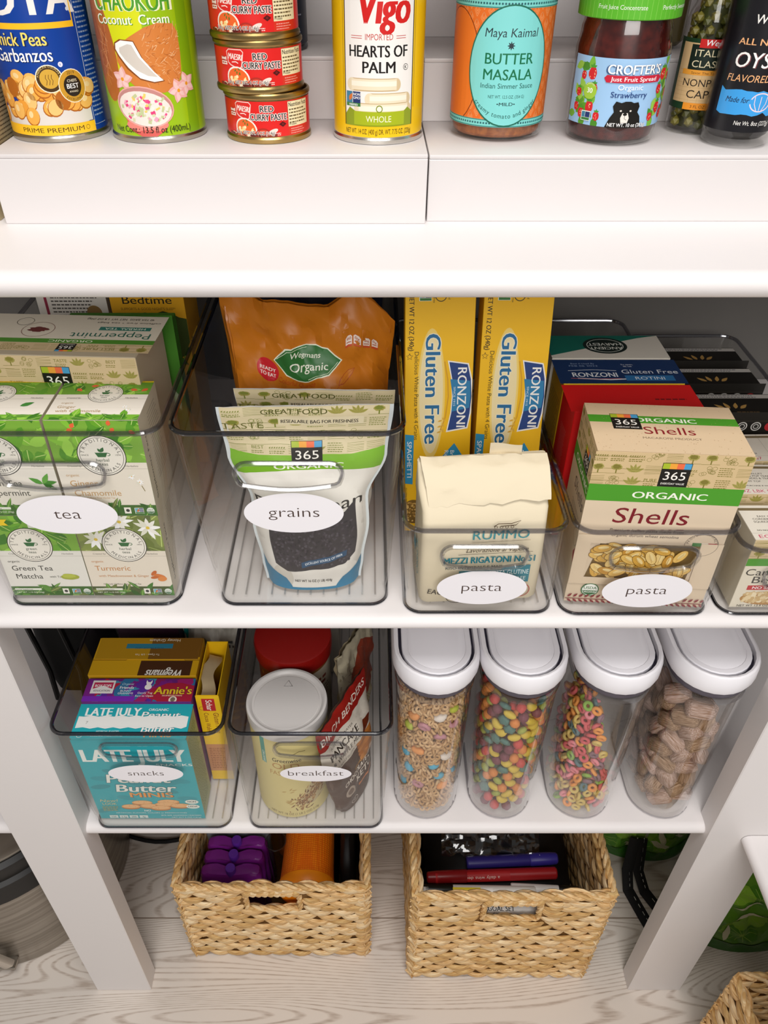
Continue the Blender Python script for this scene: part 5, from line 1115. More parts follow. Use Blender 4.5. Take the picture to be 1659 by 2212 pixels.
a.r(-54, 100, 108, 90, '#d9d2c6'); a.p([(-54, 150), (54, 150), (54, 186), (-54, 186)], '#9c1c16'); a.t(0, 160, 'BIRCH BENDERS', 13, '#f4ece0', b=.015, w=100); a.t(-16, 138, 'JUST ADD WATER', 4, '#3a2a22'); a.t(-16, 124, 'PANCAKE', 10, '#2a211c', b=.03, w=56); a.t(-16, 112, '& WAFFLE MIX', 8, '#2a211c', b=.02, w=54); a.t(-18, 103, 'NATURALLY GLUTEN FREE', 4, '#3a2a22', w=50)
for k in range(5): a.e(28 + k, 96 - k * 8, 27, 8, '#8a4a18', -14); a.e(28 + k, 98 - k * 8, 27, 7, ('#c98038', '#b56c28')[k % 2], -14)
a.p([(14, 104), (40, 108), (44, 120), (26, 124)], '#6f2c14'); a.t(4, 56, 'CHOCOLATE CHIP', 9, '#efe6da', b=.03, w=78); a.t(4, 66, 'ORGANIC', 4.4, '#d8a04a'); a.t(12, 40, 'KETO', 13, '#efe6da', b=.03, w=44); a.e(-28, 40, 10, 9, '#a8988a'); a.e(-28, 40, 6, 5.4, '#6a5548'); a.line([(-4, 26), (34, 34)], 4, '#c97a4a'); a.ring(-22, 12, 9, 6, .8, '#e9e0d4'); a.t(-22, 10.4, 'GF', 4, '#e9e0d4')
pouch('pancake_pouch', 'brown and white pancake mix pouch turned sideways beside the oats', (-.0200, .5860, ZL), (0, 0, 62), Wb, .184, Db, a, M('#5a4338', .35, spec=.5), crumple=.0016, seed=31, lean=.09)
a = Art(112, 186, '#b9aa88'); a.r(-56, 120, 112, 70, '#c9bfa4'); a.p([(-56, 90), (10, 160), (56, 120), (56, 60), (-56, 40)], '#9a3a20')
for i in range(40): a.line([(RN.uniform(-50, 50), RN.uniform(0, 150)), (RN.uniform(-50, 50), RN.uniform(0, 150))], .4, '#5a3a2a')
pouch('pancake_pouch', 'cream and rust pouch standing behind the pancake mix pouch', (-.0190, .706, ZL), (0, 0, 68), Wb, .186, lp((0, .011), (.3, .012), (1, .002)), a, M('#a89a7c', .4), crumple=.003, seed=41)
a = Art(80, 150, '#bdb7ac'); a.t(20, 122, 'flakes', 11, '#5a534c', w=36)
carton('snack_box', 'pale box with grey lettering at the back of the breakfast bin', 'snack box', (-.0950, .790, ZL), .10, .05, .16, '#b3ada2', front=a)

# ---------------------------------------------------------------- cereal dispensers
BODY = clear('dispenser_clear_plastic', (.97, .97, .965), base=.045, gain=.85)
LID = M('#f4f2f6', .32); LIDG = M('#33303f', .4); LIDF = M('#efedf2', .35)
def stad(w, d, z, y0=0, n=14):
    r = w / 2; q = []
    for i in range(n + 1):
        a = PI + PI * i / n; q.append((r * math.cos(a), y0 + r + r * math.sin(a), z))
    for i in range(n + 1):
        a = PI * i / n; q.append((r * math.cos(a), y0 + d - r + r * math.sin(a), z))
    return q
def offs(w, d, z, k): return stad(w - 2 * k, d - 2 * k, z, k)
def dispenser(label, cx, rz=0):
    t = thing('cereal_dispenser', label, 'cereal dispenser', (cx, .547, .5084), (0, 0, rz))
    W0, D0, W1, D1 = .084, .158, .090, .164
    o = MB()
    o.loft([offs(W0, D0, 0, .004), offs(W0, D0, .003, .0008), stad(W0, D0, .006), stad(W1, D1, .248, -.003)], BODY, True, False)
    o.loft([offs(W0, D0, .007, .006), offs(W0, D0, .010, .003), [(x * .955, y - .003 + .002, z) for x, y, z in stad(W1, D1 - .004, .248, .001)]], ACRYL, True, False)
    o.link('body', t)
    o = MB(); o.loft([stad(W0, D0, .0022), stad(W0 + .0006, D0, .0045), offs(W0, D0, .0048, .001)], ACRIM, False, False); o.link('foot_edge', t)
    o = MB(); o.loft([stad(W1, D1, .246, -.003), stad(W1 + .003, D1 + .003, .248, -.0045), stad(W1 + .003, D1 + .003, .256, -.0045), stad(W1 + .001, D1 + .001, .258, -.0035)], ACRIM, False, False); o.link('collar', t)
    o = MB(); o.loft([stad(.088, D1 - .002, .256, -.002), stad(.0895, D1, .258, -.003), stad(.0895, D1, .2655, -.003)], M('#5a5560', .35), False, False); o.link('gasket', t)
    o = MB()
    f = lambda k, z: offs(.0995, .172, z, k)
    rr = [[(x, y - .0075, z) for x, y, z in q] for q in (f(.006, .264), f(.002, .267), f(.0, .274), f(.0006, .289), f(.002, .2928), f(.0042, .2938), f(.0066, .2930), f(.0072, .285))]
    o.loft(rr, LID, True, False); ld_ = o.link('lid', t)
    o = MB(); o.loft([[(x, y - .0075, z) for x, y, z in q] for q in (f(.0072, .286), f(.0118, .286))], LIDG, False, True); o.link('lid_groove', ld_)
    o = MB(); o.loft([[(x, y - .0075, z) for x, y, z in q] for q in (f(.0104, .2862), f(.0104, .2915), f(.0112, .2926), f(.0165, .2928), f(.0172, .2922), f(.0178, .2926))], LIDF, False, True); o.link('lid_button', ld_)
    return t
CX = (.0762, .1755, .2820, .3905)
dispenser('first dispenser from the left, full of oat cereal with marshmallows', CX[0])
dispenser('second dispenser from the left, full of fruit shaped cereal', CX[1])
dispenser('third dispenser from the left, partly filled with coloured cereal loops', CX[2])
dispenser('fourth dispenser, rightmost, holding shredded wheat squares', CX[3])
def path(k, s):
    """point at arc length s from the front centre on the stadium wall inset by k; with outward direction"""
    r = .040 - k; yc = .547 + .042; L = r * PI / 2
    if abs(s) <= L: a = s / r; return (r * math.sin(a), yc - r * math.cos(a), a)
    q = abs(s) - L; return (math.copysign(r, s), yc + q, math.copysign(PI / 2, s))
def pieces(i, k, pitch, top, rnd, smax, up=0):
    out = []; z = .5084 + .011 + pitch * .55 + up; j = 0
    while z < .5084 + .243:
        s = -smax + (pitch / 2 if j % 2 else 0)
        while s <= smax:
            x, y, a = path(k, s + RN.uniform(-1, 1) * rnd); zz = z + RN.uniform(-1, 1) * rnd
            if zz < .5084 + top(x, y): out.append((CX[i] + x, y, zz, a))
            s += pitch
        z += pitch * .88; j += 1
    return out
def shape(kind):
    b = bmesh.new()
    if kind == 'loop':
        o = MB(); o.tube([(.0042 * math.cos(2 * PI * i / 14), .0042 * math.sin(2 * PI * i / 14), 0) for i in range(14)], .0023, M('#fff'), 7, True); return o.v, o.f
    if kind == 'oat':
        o = MB(); o.tube([(.0030 * math.cos(2 * PI * i / 9), .0030 * math.sin(2 * PI * i / 9), 0) for i in range(9)], .0017, M('#fff'), 6, True); return o.v, o.f
    bmesh.ops.create_icosphere(b, subdivisions=2, radius=.0056)
    for v in b.verts:
        p = v.co / .0056
        if kind == 'bean': v.co = Vector((p.x * .0072, p.y * .0046 + .0022 * p.x * p.x, p.z * .0042))
        elif kind == 'clump': v.co *= 1 + .18 * math.sin(p.x * 7) * math.sin(p.y * 7) * math.sin(p.z * 7 + 1)
        elif kind == 'flower': a = math.atan2(p.y, p.x); k = 1 + .22 * math.cos(5 * a) * (1 - p.z * p.z); v.co = Vector((p.x * .0064 * k, p.y * .0064 * k, p.z * .0032))
        elif kind == 'wheat':
            q = [math.copysign(abs(c) ** .45, c) for c in p]; v.co = Vector((q[0] * .0135, q[1] * .0085, q[2] * .0085))
            v.co *= 1 + .10 * noise.noise(v.co * 260)
        elif kind == 'puff': v.co = Vector((p.x * .0058, p.y * .0045, p.z * .0036))
    b.verts.index_update()
    r = [tuple(v.co) for v in b.verts], [tuple(v.index for v in f.verts) for f in b.faces]; b.free(); return r
SH = {k: shape(k) for k in ('loop', 'oat', 'bean', 'clump', 'flower', 'wheat', 'puff', 'ball')}
def rotm(x, y, z, a, flat=False):
    e = (RN.uniform(-.7, .7) + PI / 2, RN.uniform(-.7, .7), a) if flat else (RN.uniform(0, 6.3), RN.uniform(0, 6.3), RN.uniform(0, 6.3))
    from mathutils import Euler
    return Euler(e), Matrix.Translation((x, y, z)) @ Euler(e).to_matrix().to_4x4()
PROTO = {}
def piece(name, label, cat, group, kind, mat, x, y, z, a, flat=False):
    e, mx = rotm(x, y, z, a, flat)
    sc_ = {'marshmallow_bit': 1.3, 'wheat_square': 1.22, 'cereal_piece': 1.15}.get(name, 1)
    key = (name, mat.name)
    if key not in PROTO:
        o = MB(); o.add(*SH[kind], mat, True); PROTO[key] = o.link(name, sharp=180).data; ob = bpy.data.objects[PROTO[key].name] if PROTO[key].name in bpy.data.objects else None
        ob = [q for q in COL.objects if q.data == PROTO[key]][0]
    else:
        ob = bpy.data.objects.new(name, PROTO[key]); COL.objects.link(ob)
    ob.location = (x, y, z); ob.rotation_euler = e; ob.scale = (sc_,) * 3
    return tag(ob, label, cat, group)
def mass(name, label, cat, pts, kinds, flat=False):
    o = MB()
    for x, y, z, a in pts:
        k, m = RN.choice(kinds); o.add([mx_ @ Vector(v) for mx_ in [rotm(x, y, z, a, flat)[1]] for v in SH[k][0]], SH[k][1], m, True)
    return tag(o.link(name, sharp=180), label, cat, None, 'stuff')
CM = lambda c: M(c, .6, bump=.2, bscale=500)
OAT = [('oat', CM(c)) for c in ('#d0a878', '#dbb688', '#c49a68')]
full = lambda x, y: .238
# oat cereal with marshmallows
p1 = pieces(0, .0062, .0072, full, .0012, .10)
RN.shuffle(p1)
MSH = (('blue', '#4fb3d4', 'puff', 6), ('mauve', '#c98f9c', 'loop', 4), ('orange', '#efa05a', 'bean', 3), ('yellow green', '#c2cf4a', 'puff', 2), ('white', '#ece2d8', 'bean', 2))
fr = [p for p in p1 if abs(p[3]) < 1.1 and p[2] > .56]
used = []
for col, c, kd, n in MSH:
    for i in range(n):
        p = next(q for q in fr if all((q[0] - u[0]) ** 2 + (q[1] - u[1]) ** 2 + (q[2] - u[2]) ** 2 > .016 ** 2 for u in used)); used.append(p)
        piece('marshmallow_bit', '%s marshmallow bit among the oats in the first dispenser' % col, 'marshmallow', '%s marshmallow bits' % col, kd, CM(c), p[0], p[1] + .0018, p[2], p[3], True)
p1 = [p for p in p1 if all((p[0] - u[0]) ** 2 + (p[1] - u[1]) ** 2 + (p[2] - u[2]) ** 2 > .0085 ** 2 for u in used)]
mass('oat_cereal', 'tan toasted oat cereal filling the first dispenser', 'cereal', p1 + pieces(0, .0115, .0078, full, .0015, .09), OAT)
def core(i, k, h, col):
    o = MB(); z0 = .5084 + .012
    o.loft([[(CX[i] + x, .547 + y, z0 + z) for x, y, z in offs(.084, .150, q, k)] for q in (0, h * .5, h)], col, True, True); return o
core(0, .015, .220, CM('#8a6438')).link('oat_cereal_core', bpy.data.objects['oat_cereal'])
# fruit shapes
FR = (('yellow bean shaped', '#d9bd48', 'bean'), ('orange round', '#e08a44', 'ball'), ('red berry shaped', '#cc4a48', 'clump'), ('teal flower shaped', '#567f78', 'flower'), ('lime puffed', '#a3ae50', 'puff'), ('purple clumped', '#7a3f4f', 'clump'))
for p in pieces(1, .0072, .0154, lambda x, y: .228, .0026, .088):
    n, c, k = RN.choices(FR, (5, 3, 3, 3, 2, 2))[0]
    piece('cereal_piece', '%s cereal piece in the second dispenser' % n, 'cereal piece', '%s cereal pieces' % n, k, CM(c), *p, True)
m_ = mass('fruit_cereal', 'deeper fruit shaped cereal inside the second dispenser', 'cereal', pieces(1, .016, .0125, lambda x, y: .222, .002, .07), [(k, CM(c)) for n, c, k in FR])
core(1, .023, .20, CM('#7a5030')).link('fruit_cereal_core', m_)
# loops, heaped toward the left
LC = (('red', '#d8646a'), ('yellow', '#dcc272'), ('orange', '#f0a050'), ('green', '#8fb84a'), ('blue grey', '#5f7f86'), ('purple', '#8f6f7c'), ('pink', '#ee8f9a'))
tp3 = lambda x, y: .20 - max(0, (x + .012)) * 3.6 - .02 * math.sin(x * 90)
for p in pieces(2, .0062, .0130, tp3, .0026, .088):
    n, c = RN.choices(LC, (5, 5, 4, 2, 2, 2, 3))[0]
    piece('cereal_loop', '%s cereal loop in the third dispenser' % n, 'cereal loop', '%s cereal loops' % n, 'loop', CM(c), *p, RN.random() < .5)
mass('loop_cereal', 'deeper coloured loops inside the third dispenser', 'cereal', pieces(2, .016, .0118, tp3, .002, .07) + pieces(2, .026, .0118, tp3, .002, .05), [('loop', CM(c)) for n, c in LC])
# shredded wheat
def wheatm():
    return noisy('shredded_wheat', '#7d5a38', '#c7a78c', (90, 900, 900), .75, 3, bump=1.0, lo=.32, hi=.68)
WH = wheatm(); WH2 = noisy('frosted_wheat', '#9a7256', '#dcc0b4', (90, 900, 900), .75, 3, bump=1.0, lo=.32, hi=.68)
tp4 = lambda x, y: .215 - max(0, x - .005) * 1.8
for j, p in enumerate(pieces(3, .0150, .0262, tp4, .004, .085, .005)):
    f = RN.random() < .5
    piece('wheat_square', ('frosted pinkish' if f else 'plain golden') + ' shredded wheat square in the fourth dispenser', 'cereal piece', ('frosted' if f else 'plain') + ' shredded wheat squares', 'wheat', WH2 if f else WH, *p, RN.random() < .45)
mass('wheat_cereal', 'deeper shredded wheat inside the fourth dispenser', 'cereal', pieces(3, .024, .0215, lambda x, y: tp4(x, y) - .02, .003, .05, .004), [('wheat', WH)])
# ---------------------------------------------------------------- baskets on the floor
STRAW = [noisy('hyacinth_straw', c, d, (60, 60, 500), .6, 3, bump=.25) for c, d in (('#c8995c', '#ecc994'), ('#d2a568', '#f0d5a6'), ('#b98a4e', '#debb80'), ('#d6ad76', '#f3deb6'))]
BACK = M('#7a5629', .85)
def strand(o, c, u, n, L, H, T, mat, bend=0.):
    """one flat woven leaf: centre c, along u, thickness along n, tapered to both ends"""
    w = n.cross(u); rings = []
    for i in range(7):
        s = -1 + 2 * i / 6; k = max(.12, (1 - s * s) ** .5)
        p = c + u * (s * L / 2) + n * (T * .9 * (1 - s * s) - T * .3) + w * bend * s * s
        rings.append([p + w * (H / 2 * k * math.cos(q)) + n * (T / 2 * k * math.sin(q)) for q in [2 * PI * m / 6 for m in range(6)]])
    o.loft(rings, mat)
def rope(o, pts, r, n=3, turns=90, mats=STRAW):
    """twisted strands along a path"""
    P = [Vector(p) for p in pts]; L = [0]
    for a, b in zip(P, P[1:]): L.append(L[-1] + (b - a).length)
    N = max(8, int(L[-1] / .006))
    for k in range(n):
        q = []
        for i in range(N + 1):
            d = L[-1] * i / N; j = max(m for m in range(len(L) - 1) if L[m] <= d + 1e-9)
            p = P[j].lerp(P[j + 1], (d - L[j]) / (L[j + 1] - L[j])); t = (P[j + 1] - P[j]).normalized()
            a = t.cross(Vector((0, .3, 1))).normalized(); b = t.cross(a); an = d * turns + 2 * PI * k / n
            q.append(p + (a * math.cos(an) + b * math.sin(an)) * r * .55)
        o.tube(q, r * .62, mats[k % len(mats)], 6)
def basket(label, x, y, w, d, h, rz=0, hole=True, seed=1):
    t = thing('woven_basket', label, 'basket', (x, y, .0006), (0, 0, rz)); rn = random.Random(seed)
    T = .0075; o = MB(); ww, hh = w / 2 - T, h - .006
    hx, hz0, hz1 = .043, h - .080, h - .034
    for s in (-1, 1):
        o.box(s * ww - .002, s * ww + .002, T, d - T, .004, hh, BACK)
        yy = T if s < 0 else d - T
        if hole and s < 0:
            o.box(-ww, -hx, yy - .002, yy + .002, .004, hh, BACK); o.box(hx, ww, yy - .002, yy + .002, .004, hh, BACK); o.box(-hx, hx, yy - .002, yy + .002, .004, hz0, BACK)
        else: o.box(-ww, ww, yy - .002, yy + .002, .004, hh, BACK)
    o.box(-ww, ww, T, d - T, .002, .006, BACK)
    rows = int((h - .012) / .0158); P = .034
    Z = Vector((0, 0, 1))
    for (cx, cy, ux, uy, L) in ((0, T, 1, 0, w), (ww, d / 2, 0, 1, d), (0, d - T, -1, 0, w), (-ww, d / 2, 0, -1, d)):
        u = Vector((ux, uy, 0)); n = u.cross(Z); m = int((L - .012) / P)
        front = (cy == T)
        for side in (1, -1):
            for r in range(rows + 1):
                z = .010 + r * (h - .022) / rows
                for k in range(m + 1):
                    s = -L / 2 + .010 + (L - .020) * (k + (.5 if r % 2 else 0)) / m + rn.uniform(-.004, .004)
                    if abs(s) > L / 2 - .012: s = math.copysign(L / 2 - .014, s)
                    ln = rn.uniform(.046, .060)
                    ln = min(ln, 2 * (L / 2 - .002 - abs(s)) + .012)
                    if front and hole and hz0 - .004 < z < hh - .018 and abs(s) < hx + .020:
                        if abs(s) > hx - .004: s = math.copysign(hx + .022, s); ln = .04
                        else: continue
                    tilt = (rn.uniform(4, 15)) * (1 if r % 2 else -1)
                    uu = (u * math.cos(math.radians(tilt)) + Z * math.sin(math.radians(tilt)))
                    p = Vector((cx, cy, z + rn.uniform(-.0025, .0025))) + u * s + n * (side * .0015)
                    strand(o, p, uu, n * side, ln, rn.uniform(.0145, .0195), rn.uniform(.006, .0085), rn.choice(STRAW), rn.uniform(-.003, .003))
    wb = o.link('woven_body', t)
    o = MB(); zt = h - .006; c = .004
    rope(o, [(-w / 2 + c, c, zt), (w / 2 - c, c, zt), (w / 2 - c, d - c, zt), (-w / 2 + c, d - c, zt), (-w / 2 + c, c, zt)], .0058, 3, 130); o.link('rim', t)
    if hole:
        o = MB()
        for k in range(9):
            xx = -hx + 2 * hx * (k + .5) / 9; strand(o, Vector((xx, T - .002, h - .020)), Vector((.6, 0, .8)), Vector((0, -1, 0)), .030, .014, .009, STRAW[(k + 2) % 4])
        o.box(-hx - .002, hx + .002, T - .003, T + .003, h - .030, h - .008, STRAW[2], .002, 1); o.link('handle_bar', wb)
        o = MB(); rope(o, [(-hx, T - .002, hz1), (-hx, T - .002, hz0), (hx, T - .002, hz0), (hx, T - .002, hz1)], .0046, 3, 150); o.link('handle_edge', wb)
    return t
basket('left woven basket holding purple ice packs and an orange roll', -.1545, .580, .311, .30, .250, seed=4)
basket('right woven basket holding markers and black pouches', .2190, .5445, .306, .30, .296, seed=8)
basket('woven basket cut off by the bottom right corner', .6780, .150, .316, .305, .262, seed=12)

# ---- in the left basket
PUR = M('#7a1f86', .3, spec=.6); PUR2 = M('#5f2a9c', .3, spec=.6)
def ice_pack(label, x, y, w, h, th, mat, capmat, group, seed=0):
    t = thing('ice_pack', label, 'ice pack', (x, y, .0085), (0, 0, 0), group)
    o = MB()
    def ring(q, k):
        pts = []
        for i in range(40):
            a = 2 * PI * i / 40; c, s = math.cos(a), math.sin(a)
            X = math.copysign(abs(c) ** .35, c) * w / 2 * k; Y = math.copysign(abs(s) ** .6, s) * th / 2 * k * (1 - .32 * math.exp(-(X / .012) ** 2))
            z = q - (.010 * math.exp(-(X / .014) ** 2) if q > h * .8 else 0)
            pts.append((X, Y, z))
        return pts
    o.loft([ring(0, .9), ring(.004, 1), ring(h * .3, .97), ring(h * .36, 1), ring(h * .64, .97), ring(h * .7, 1), ring(h - .01, 1), ring(h - .003, .94), ring(h, .8)], mat)
    o.link('pack_body', t)
    o = MB(); o.lathe([(.0085, h - .012), (.0085, h + .002), (.0078, h + .0035), (.001, h + .0035)], capmat, 20); o.link('cap', t)
for i, lb in enumerate(('front purple ice pack in the left basket', 'middle purple ice pack in the left basket', 'rear purple ice pack in the left basket')):
    ice_pack(lb, -.2310 + .002 * i, .640 + .0245 * i, .102, .184, .0235, PUR, PUR2, 'purple ice packs')
ice_pack('pale grey ice pack behind the purple ones', -.2310, .722, .112, .190, .03, M('#8d949c', .3, spec=.6), M('#7a828c', .3), 'grey ice pack')
def lump(name, label, cat, x, y, w, d, h, mat, seed=0, amp=.012, rz=0, z=.0085, pw=.5):
    o = MB(); N = 40; K = 14; rings = []
    for k in range(K + 1):
        f = k / K; zz = h * f; sc_ = (1 - max(0, f - .72) ** 2 * 9) ** .5 if f > .72 else (.92 + .08 * min(1, f * 6)); sc_ = max(sc_, .15); q = []
        for i in range(N):
            a = 2 * PI * i / N; c, s = math.cos(a), math.sin(a)
            X = math.copysign(abs(c) ** pw, c) * w / 2 * sc_; Y = math.copysign(abs(s) ** pw, s) * d / 2 * sc_
            n = noise.noise(Vector((X * 22 + seed, Y * 22, zz * 22))) * amp
            q.append((X - abs(n) * c, Y - abs(n) * s, max(0, zz + (n * .5 if 0 < k else 0))))
        rings.append(q)
    o.loft(rings, mat)
    return tag(o.link(name, None, (x, y, z), (0, 0, math.radians(rz))), label, cat)
BLK = M('#0d0c0e', .6)
lump('black_cloth_bag', 'black cloth bag filling the right side of the left basket', 'bag', -.0980, .738, .086, .225, .104, BLK, 3)
lump('black_cloth_bag', 'black folded pouch along the right wall of the left basket', 'bag', -.0370, .735, .028, .22, .205, BLK, 5, .004)
def hexm():
    m = bpy.data.materials.new('orange_honeycomb'); m.use_nodes = True; nt = m.node_tree; b = nt.nodes['Principled BSDF']
    tc = nt.nodes.new('ShaderNodeTexCoord'); v = nt.nodes.new('ShaderNodeTexVoronoi'); cr = nt.nodes.new('ShaderNodeValToRGB'); bp = nt.nodes.new('ShaderNodeBump')
    v.inputs['Scale'].default_value = 260; v.inputs['Randomness'].default_value = .12
    cr.color_ramp.elements[0].color = lin('#ff8c0a'); cr.color_ramp.elements[1].color = lin('#f06c00'); cr.color_ramp.elements[0].position = .2; cr.color_ramp.elements[1].position = .62
    nt.links.new(tc.outputs['Object'], v.inputs['Vector']); nt.links.new(v.outputs['Distance'], cr.inputs['Fac']); nt.links.new(cr.outputs['Color'], b.inputs['Base Color'])
    nt.links.new(v.outputs['Distance'], bp.inputs['Height']); bp.inputs['Strength'].default_value = .4; bp.inputs['Distance'].default_value = .002; bp.invert = True
    nt.links.new(bp.outputs['Normal'], b.inputs['Normal']); b.inputs['Roughness'].default_value = .5
    return m
t = thing('foam_roll', 'orange honeycomb textured roll lying on the black bag', 'roll', (-.1035, .604, .1715), (-3, 0, 0))
o = MB(); rg = []
for y, r in ((.020, .0455), (.035, .0445), (.10, .0425), (.2, .040), (.23, .0395)): rg.append([(r * math.cos(2 * PI * i / 40), y, r * math.sin(2 * PI * i / 40) * (1 + .05 * abs(math.cos(2 * PI * i / 40)))) for i in range(40)])
o.loft(rg, hexm()); o.link('textured_sleeve', t)
o = MB(); o.loft([[(r * math.cos(2 * PI * i / 40), y, r * math.sin(2 * PI * i / 40)) for i in range(40)] for y, r in ((.001, .018), (.0, .034), (.004, .043), (.012, .0468), (.020, .0468))], M('#ff9410', .4)); o.link('end_cap', t)
t = thing('tumbler', 'clear tumbler between the ice packs and the orange roll', 'cup', (-.1605, .690, .0085))
o = MB(); o.lathe([(.0135, 0), (.0145, .002), (.0175, .18), (.0168, .18), (.0135, .004), (.001, .004)], JARGL, 32); o.link('cup_wall', t)
o = MB(); o.tube([(.0174 * math.cos(2 * PI * i / 24), .0174 * math.sin(2 * PI * i / 24), .18) for i in range(24)], .0012, ACRIM, 6, True); o.link('lip', t)

# ---- in the right basket
lump('black_cloth_bag', 'black bag filling the right basket under the markers', 'bag', .2190, .7000, .250, .236, .203, BLK, 9, .006)
def marker(label, x, y, z, L, r, barrel, capc, art, rz=0, group=None, flipcap=False):
    t = thing('marker_pen', label, 'marker', (x, y, z), (0, 0, rz), group)
    s = -1 if flipcap else 1
    def rg(lst): return [[(s * X, rr * math.cos(2 * PI * i / 24), rr * math.sin(2 * PI * i / 24)) for i in range(24)] for X, rr in lst]
    o = MB(); o.loft(rg([(-L / 2, r * .85), (-L / 2 + .002, r), (L * .18, r), (L * .2, r * .92)]), M(barrel, .35))
    if art:
        ar = Art(*art[:2]); art[2](ar)
        o.art(ar, lambda u, v, d: (u - L * .15, -(r + d) * math.cos(v / r - .1), (r + d) * math.sin(v / r - .1)), stepy=.002, step=.03)
    o.link('barrel', t)
    o = MB(); o.loft(rg([(L * .19, r * .99), (L * .2, r * 1.08), (L * .42, r * 1.02), (L / 2 - .002, r * .9), (L / 2, r * .7)]), M(capc, .35)); o.link('cap', t)
def A1(a): a.r(-a.w / 2, 0, a.w, a.h, '#b51f22'); a.t(8, 10, 'a daily wins decision', 5, '#f0d8d0', w=70, rot=180); a.t(-38, 7, 'Just', 5, '#f0d8d0')
def A2(a): a.r(-a.w / 2, 0, a.w, a.h, '#e2ddd6'); a.r(-40, 0, 76, a.h, '#e6cf1c'); a.t(-2, 4, 'Goal Set', 7, '#1c1a14', b=.03, w=60)
def A3(a): a.r(-a.w / 2, 0, a.w, a.h, '#d9d5d0'); a.r(-44, 6, 34, 9, '#c0202c'); a.t(-27, 7.4, 'PASTEL', 5.6, '#f6efe8', b=.02, w=28); a.t(20, 7, 'GOAL SET', 7, '#1c1a1a', b=.03, w=42); a.t(22, 2, 'thick marker', 3, '#1c1a1a', w=30); a.line([(-4, 4), (0, 10), (-3, 16)], 1.4, '#1c1a1a')
zt = .2145
marker('red marker lying furthest forward on the black bag', .1980, .6130, zt + .0105, .21, .0095, '#a81c20', '#8a1418', (120, 17, A1), 2, None, True)
marker('white marker with a yellow label behind the basket rim', .1700, .5905, zt + .0055, .19, .0085, '#d9d4cc', '#17150f', (110, 15, A2), -1, None, True)
marker('white marker with black cap behind the rim at right', .2820, .5935, zt + .003, .11, .0075, '#e2deda', '#15130f', None, -3)
marker('purple blue marker behind the red marker', .2340, .6370, zt + .011, .15, .0100, '#2c2470', '#332a86', None, 3)
marker('white marker seen through the basket handle opening', .2140, .5690, .2060, .17, .0085, '#d9d5d0', '#1a1818', (118, 16, A3), -1, None, True)
t = thing('marker_pack', 'clear cellophane pack with a black tray behind the markers', 'pack', (.2000, .672, .2165), (0, 0, -2))
o = MB(); o.box(-.062, .062, -.022, .022, .001, .012, BLK, .003); o.link('tray', t)
def film(s, q): return ((s - .5) * .16, (q - .5) * .066, .016 + .016 * math.sin(q * PI) * (.6 + .4 * math.sin(s * 7)) + .005 * noise.noise(Vector((s * 9, q * 9, 4))) * 3)
o = MB(); o.sheet(film, 26, 14, FILM); o.link('wrapper', t)

# ---------------------------------------------------------------- other things on the floor
STEEL = noisy('brushed_steel', '#8d867c', '#a9a298', (4, 4, 160), .34, 2); STEEL.node_tree.nodes['Principled BSDF'].inputs['Metallic'].default_value = .85
t = thing('trash_can', 'round steel trash can with black lid band left of the post', 'trash can', (-.665, .755, .0006))
o = MB(); o.lathe([(.190, 0), (.197, .004), (.197, .205), (.19, .206)], STEEL, 80); o.link('can_body', t)
o = MB(); o.lathe([(.1955, .206), (.199, .208), (.199, .252), (.196, .255), (.193, .258), (.1955, .262), (.1955, .292), (.188, .298)], M('#151413', .4), 80); o.link('lid_band', t)
o = MB(); o.lathe([(.186, .297), (.185, .302), (.15, .312), (.001, .318)], STEEL, 80); o.link('lid', t)
o = MB(); o.box(-.05, .05, -.006, .006, -.011, .011, M('#cfc6ba', .35, .6), .003, 2, Matrix.Translation((.028, -.207, .085)) @ Matrix.Rotation(math.radians(52), 4, 'Y')); o.box(-.05, .0, -.008, .012, -.004, .004, STEEL, .001, 1, Matrix.Translation((.062, -.200, .03))); o.link('pedal', t)
GB = M('#528524', .7)
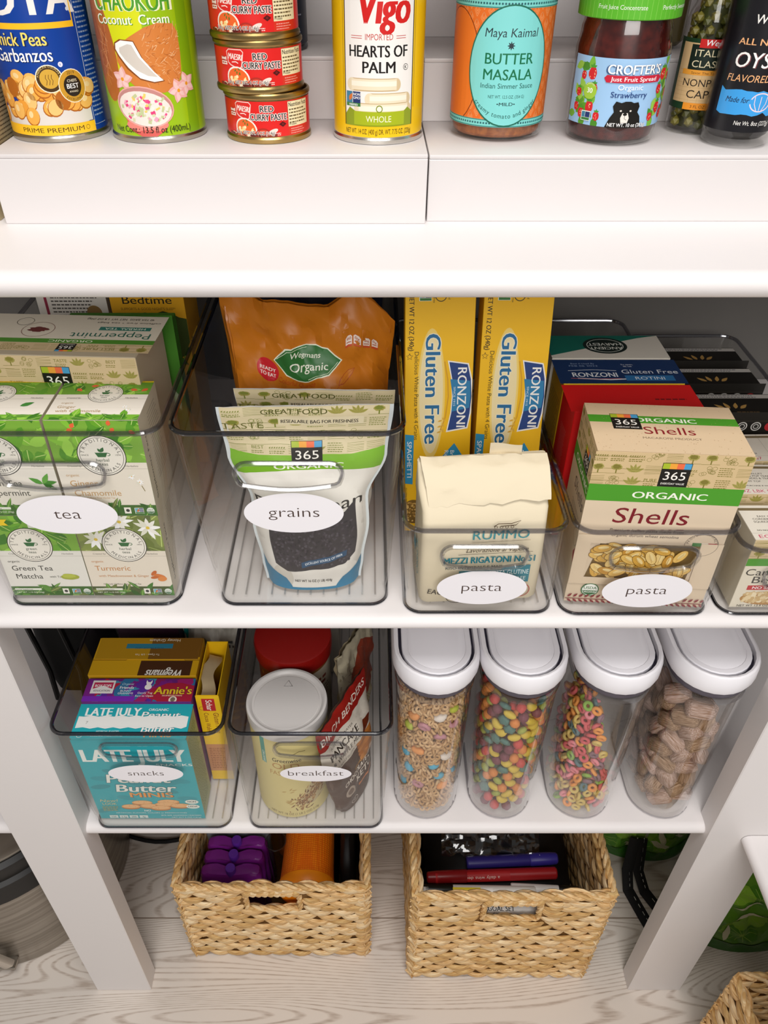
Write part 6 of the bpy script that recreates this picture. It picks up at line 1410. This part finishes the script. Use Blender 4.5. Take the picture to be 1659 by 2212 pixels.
def gbag(label, x, y, w, h, d, rz, seed):
    rs = random.Random(seed); a = Art(w * 1000, h * 1000, '#5a8f24')
    for i in range(26):
        cx, cy = rs.uniform(-w * 500, w * 500), rs.uniform(30, h * 1000); r0 = rs.uniform(0, 360)
        a.e(cx, cy, 30, 26, rs.choice(['#6fa428', '#82b434', '#4a8420']), r0, 18, .12); [a.line([(cx, cy), (cx + 27 * math.cos(k * .5), cy + 23 * math.sin(k * .5))], 1, '#8fb24a') for k in range(12)]
    for i in range(14): a.leaf(rs.uniform(-w * 500, w * 500), rs.uniform(30, h * 1000), 46, 12, rs.uniform(0, 360), '#cfcfb4')
    a.r(-w * 500, 0, w * 1000, 34, '#2f6a1a'); a.line([(-w * 500, 34), (w * 500, 34)], 2, '#1f4a12')
    t, P = pouch('tote_bag', label, (x, y, .0006), (0, 0, rz), lp((0, w), (1, w * .96)), h, lp((0, d / 2), (.6, d / 2), (1, d * .3)), a, GB, crumple=.008, seed=seed, cat='tote bag')
    return t
gbag('green leaf print tote bag behind the side shelf at right', .6950, .655, .27, .33, .13, 6, 3)
t = gbag('second green leaf print tote bag, in shadow behind the right post', .5300, .815, .20, .30, .12, -6, 8)
o = MB()
for off in (0, 1):
    pts = [(-.03 + .012 * off, -.075, .10), (-.035 + .02 * off, -.10, .03), (-.032 + .03 * off, -.125, .004), (-.012 + .04 * off, -.170, .003), (.004 + .05 * off, -.205, .003)]
    o.tube(pts, .010, M('#0e0e10', .7), 8, flat=.18)
    for k in range(14):
        f = k / 14 * 3.99; i = int(f); p = Vector(pts[i]).lerp(Vector(pts[i + 1]), f - i); q = Vector(pts[i]).lerp(Vector(pts[i + 1]), f - i + .14) if f - i < .86 else p
        if q != p: o.tube([p + Vector((0.003, 0, .0022)), q + Vector((0.003, 0, .0022))], .0006, M('#d8d8d4'), 4)
o.link('strap', t)
o = MB(); pts = [(-.60 + .02 * i, .80 + .012 * math.sin(i * .5), .0045) for i in range(18)]; o.tube(pts, .0042, BLK, 8); tag(o.link('power_cord'), 'black cord lying on the floor behind the left post', 'cord')
lump('shade_filler', 'black case on the floor deep behind the left basket', 'case', -.4100, .905, .15, .15, .34, M('#0b0a0a', .7), 15, .004, z=.0006, pw=.35)  # added black mass standing in for deep shade under the shelf
lump('shade_filler', 'black case on the lower shelf behind the snacks bin', 'case', -.4350, .860, .105, .22, .26, M('#0b0c0c', .7), 17, .004, z=.5086, pw=.35)  # also added, its black colour gives the recess its shade
for i, x in enumerate((-.4700, -.4250)):
    o = MB(); o.tube([(x, .742 - .008 * i, .512), (x + .006, .738, .58), (x - .004, .740, .68), (x + .002, .742, .80)], .004, M('#060606', .4), 8)
    tag(o.link('power_cord'), ('black cord hanging by the left post under the shelf', 'black cord hanging nearer the snacks bin under the shelf')[i], 'cord')
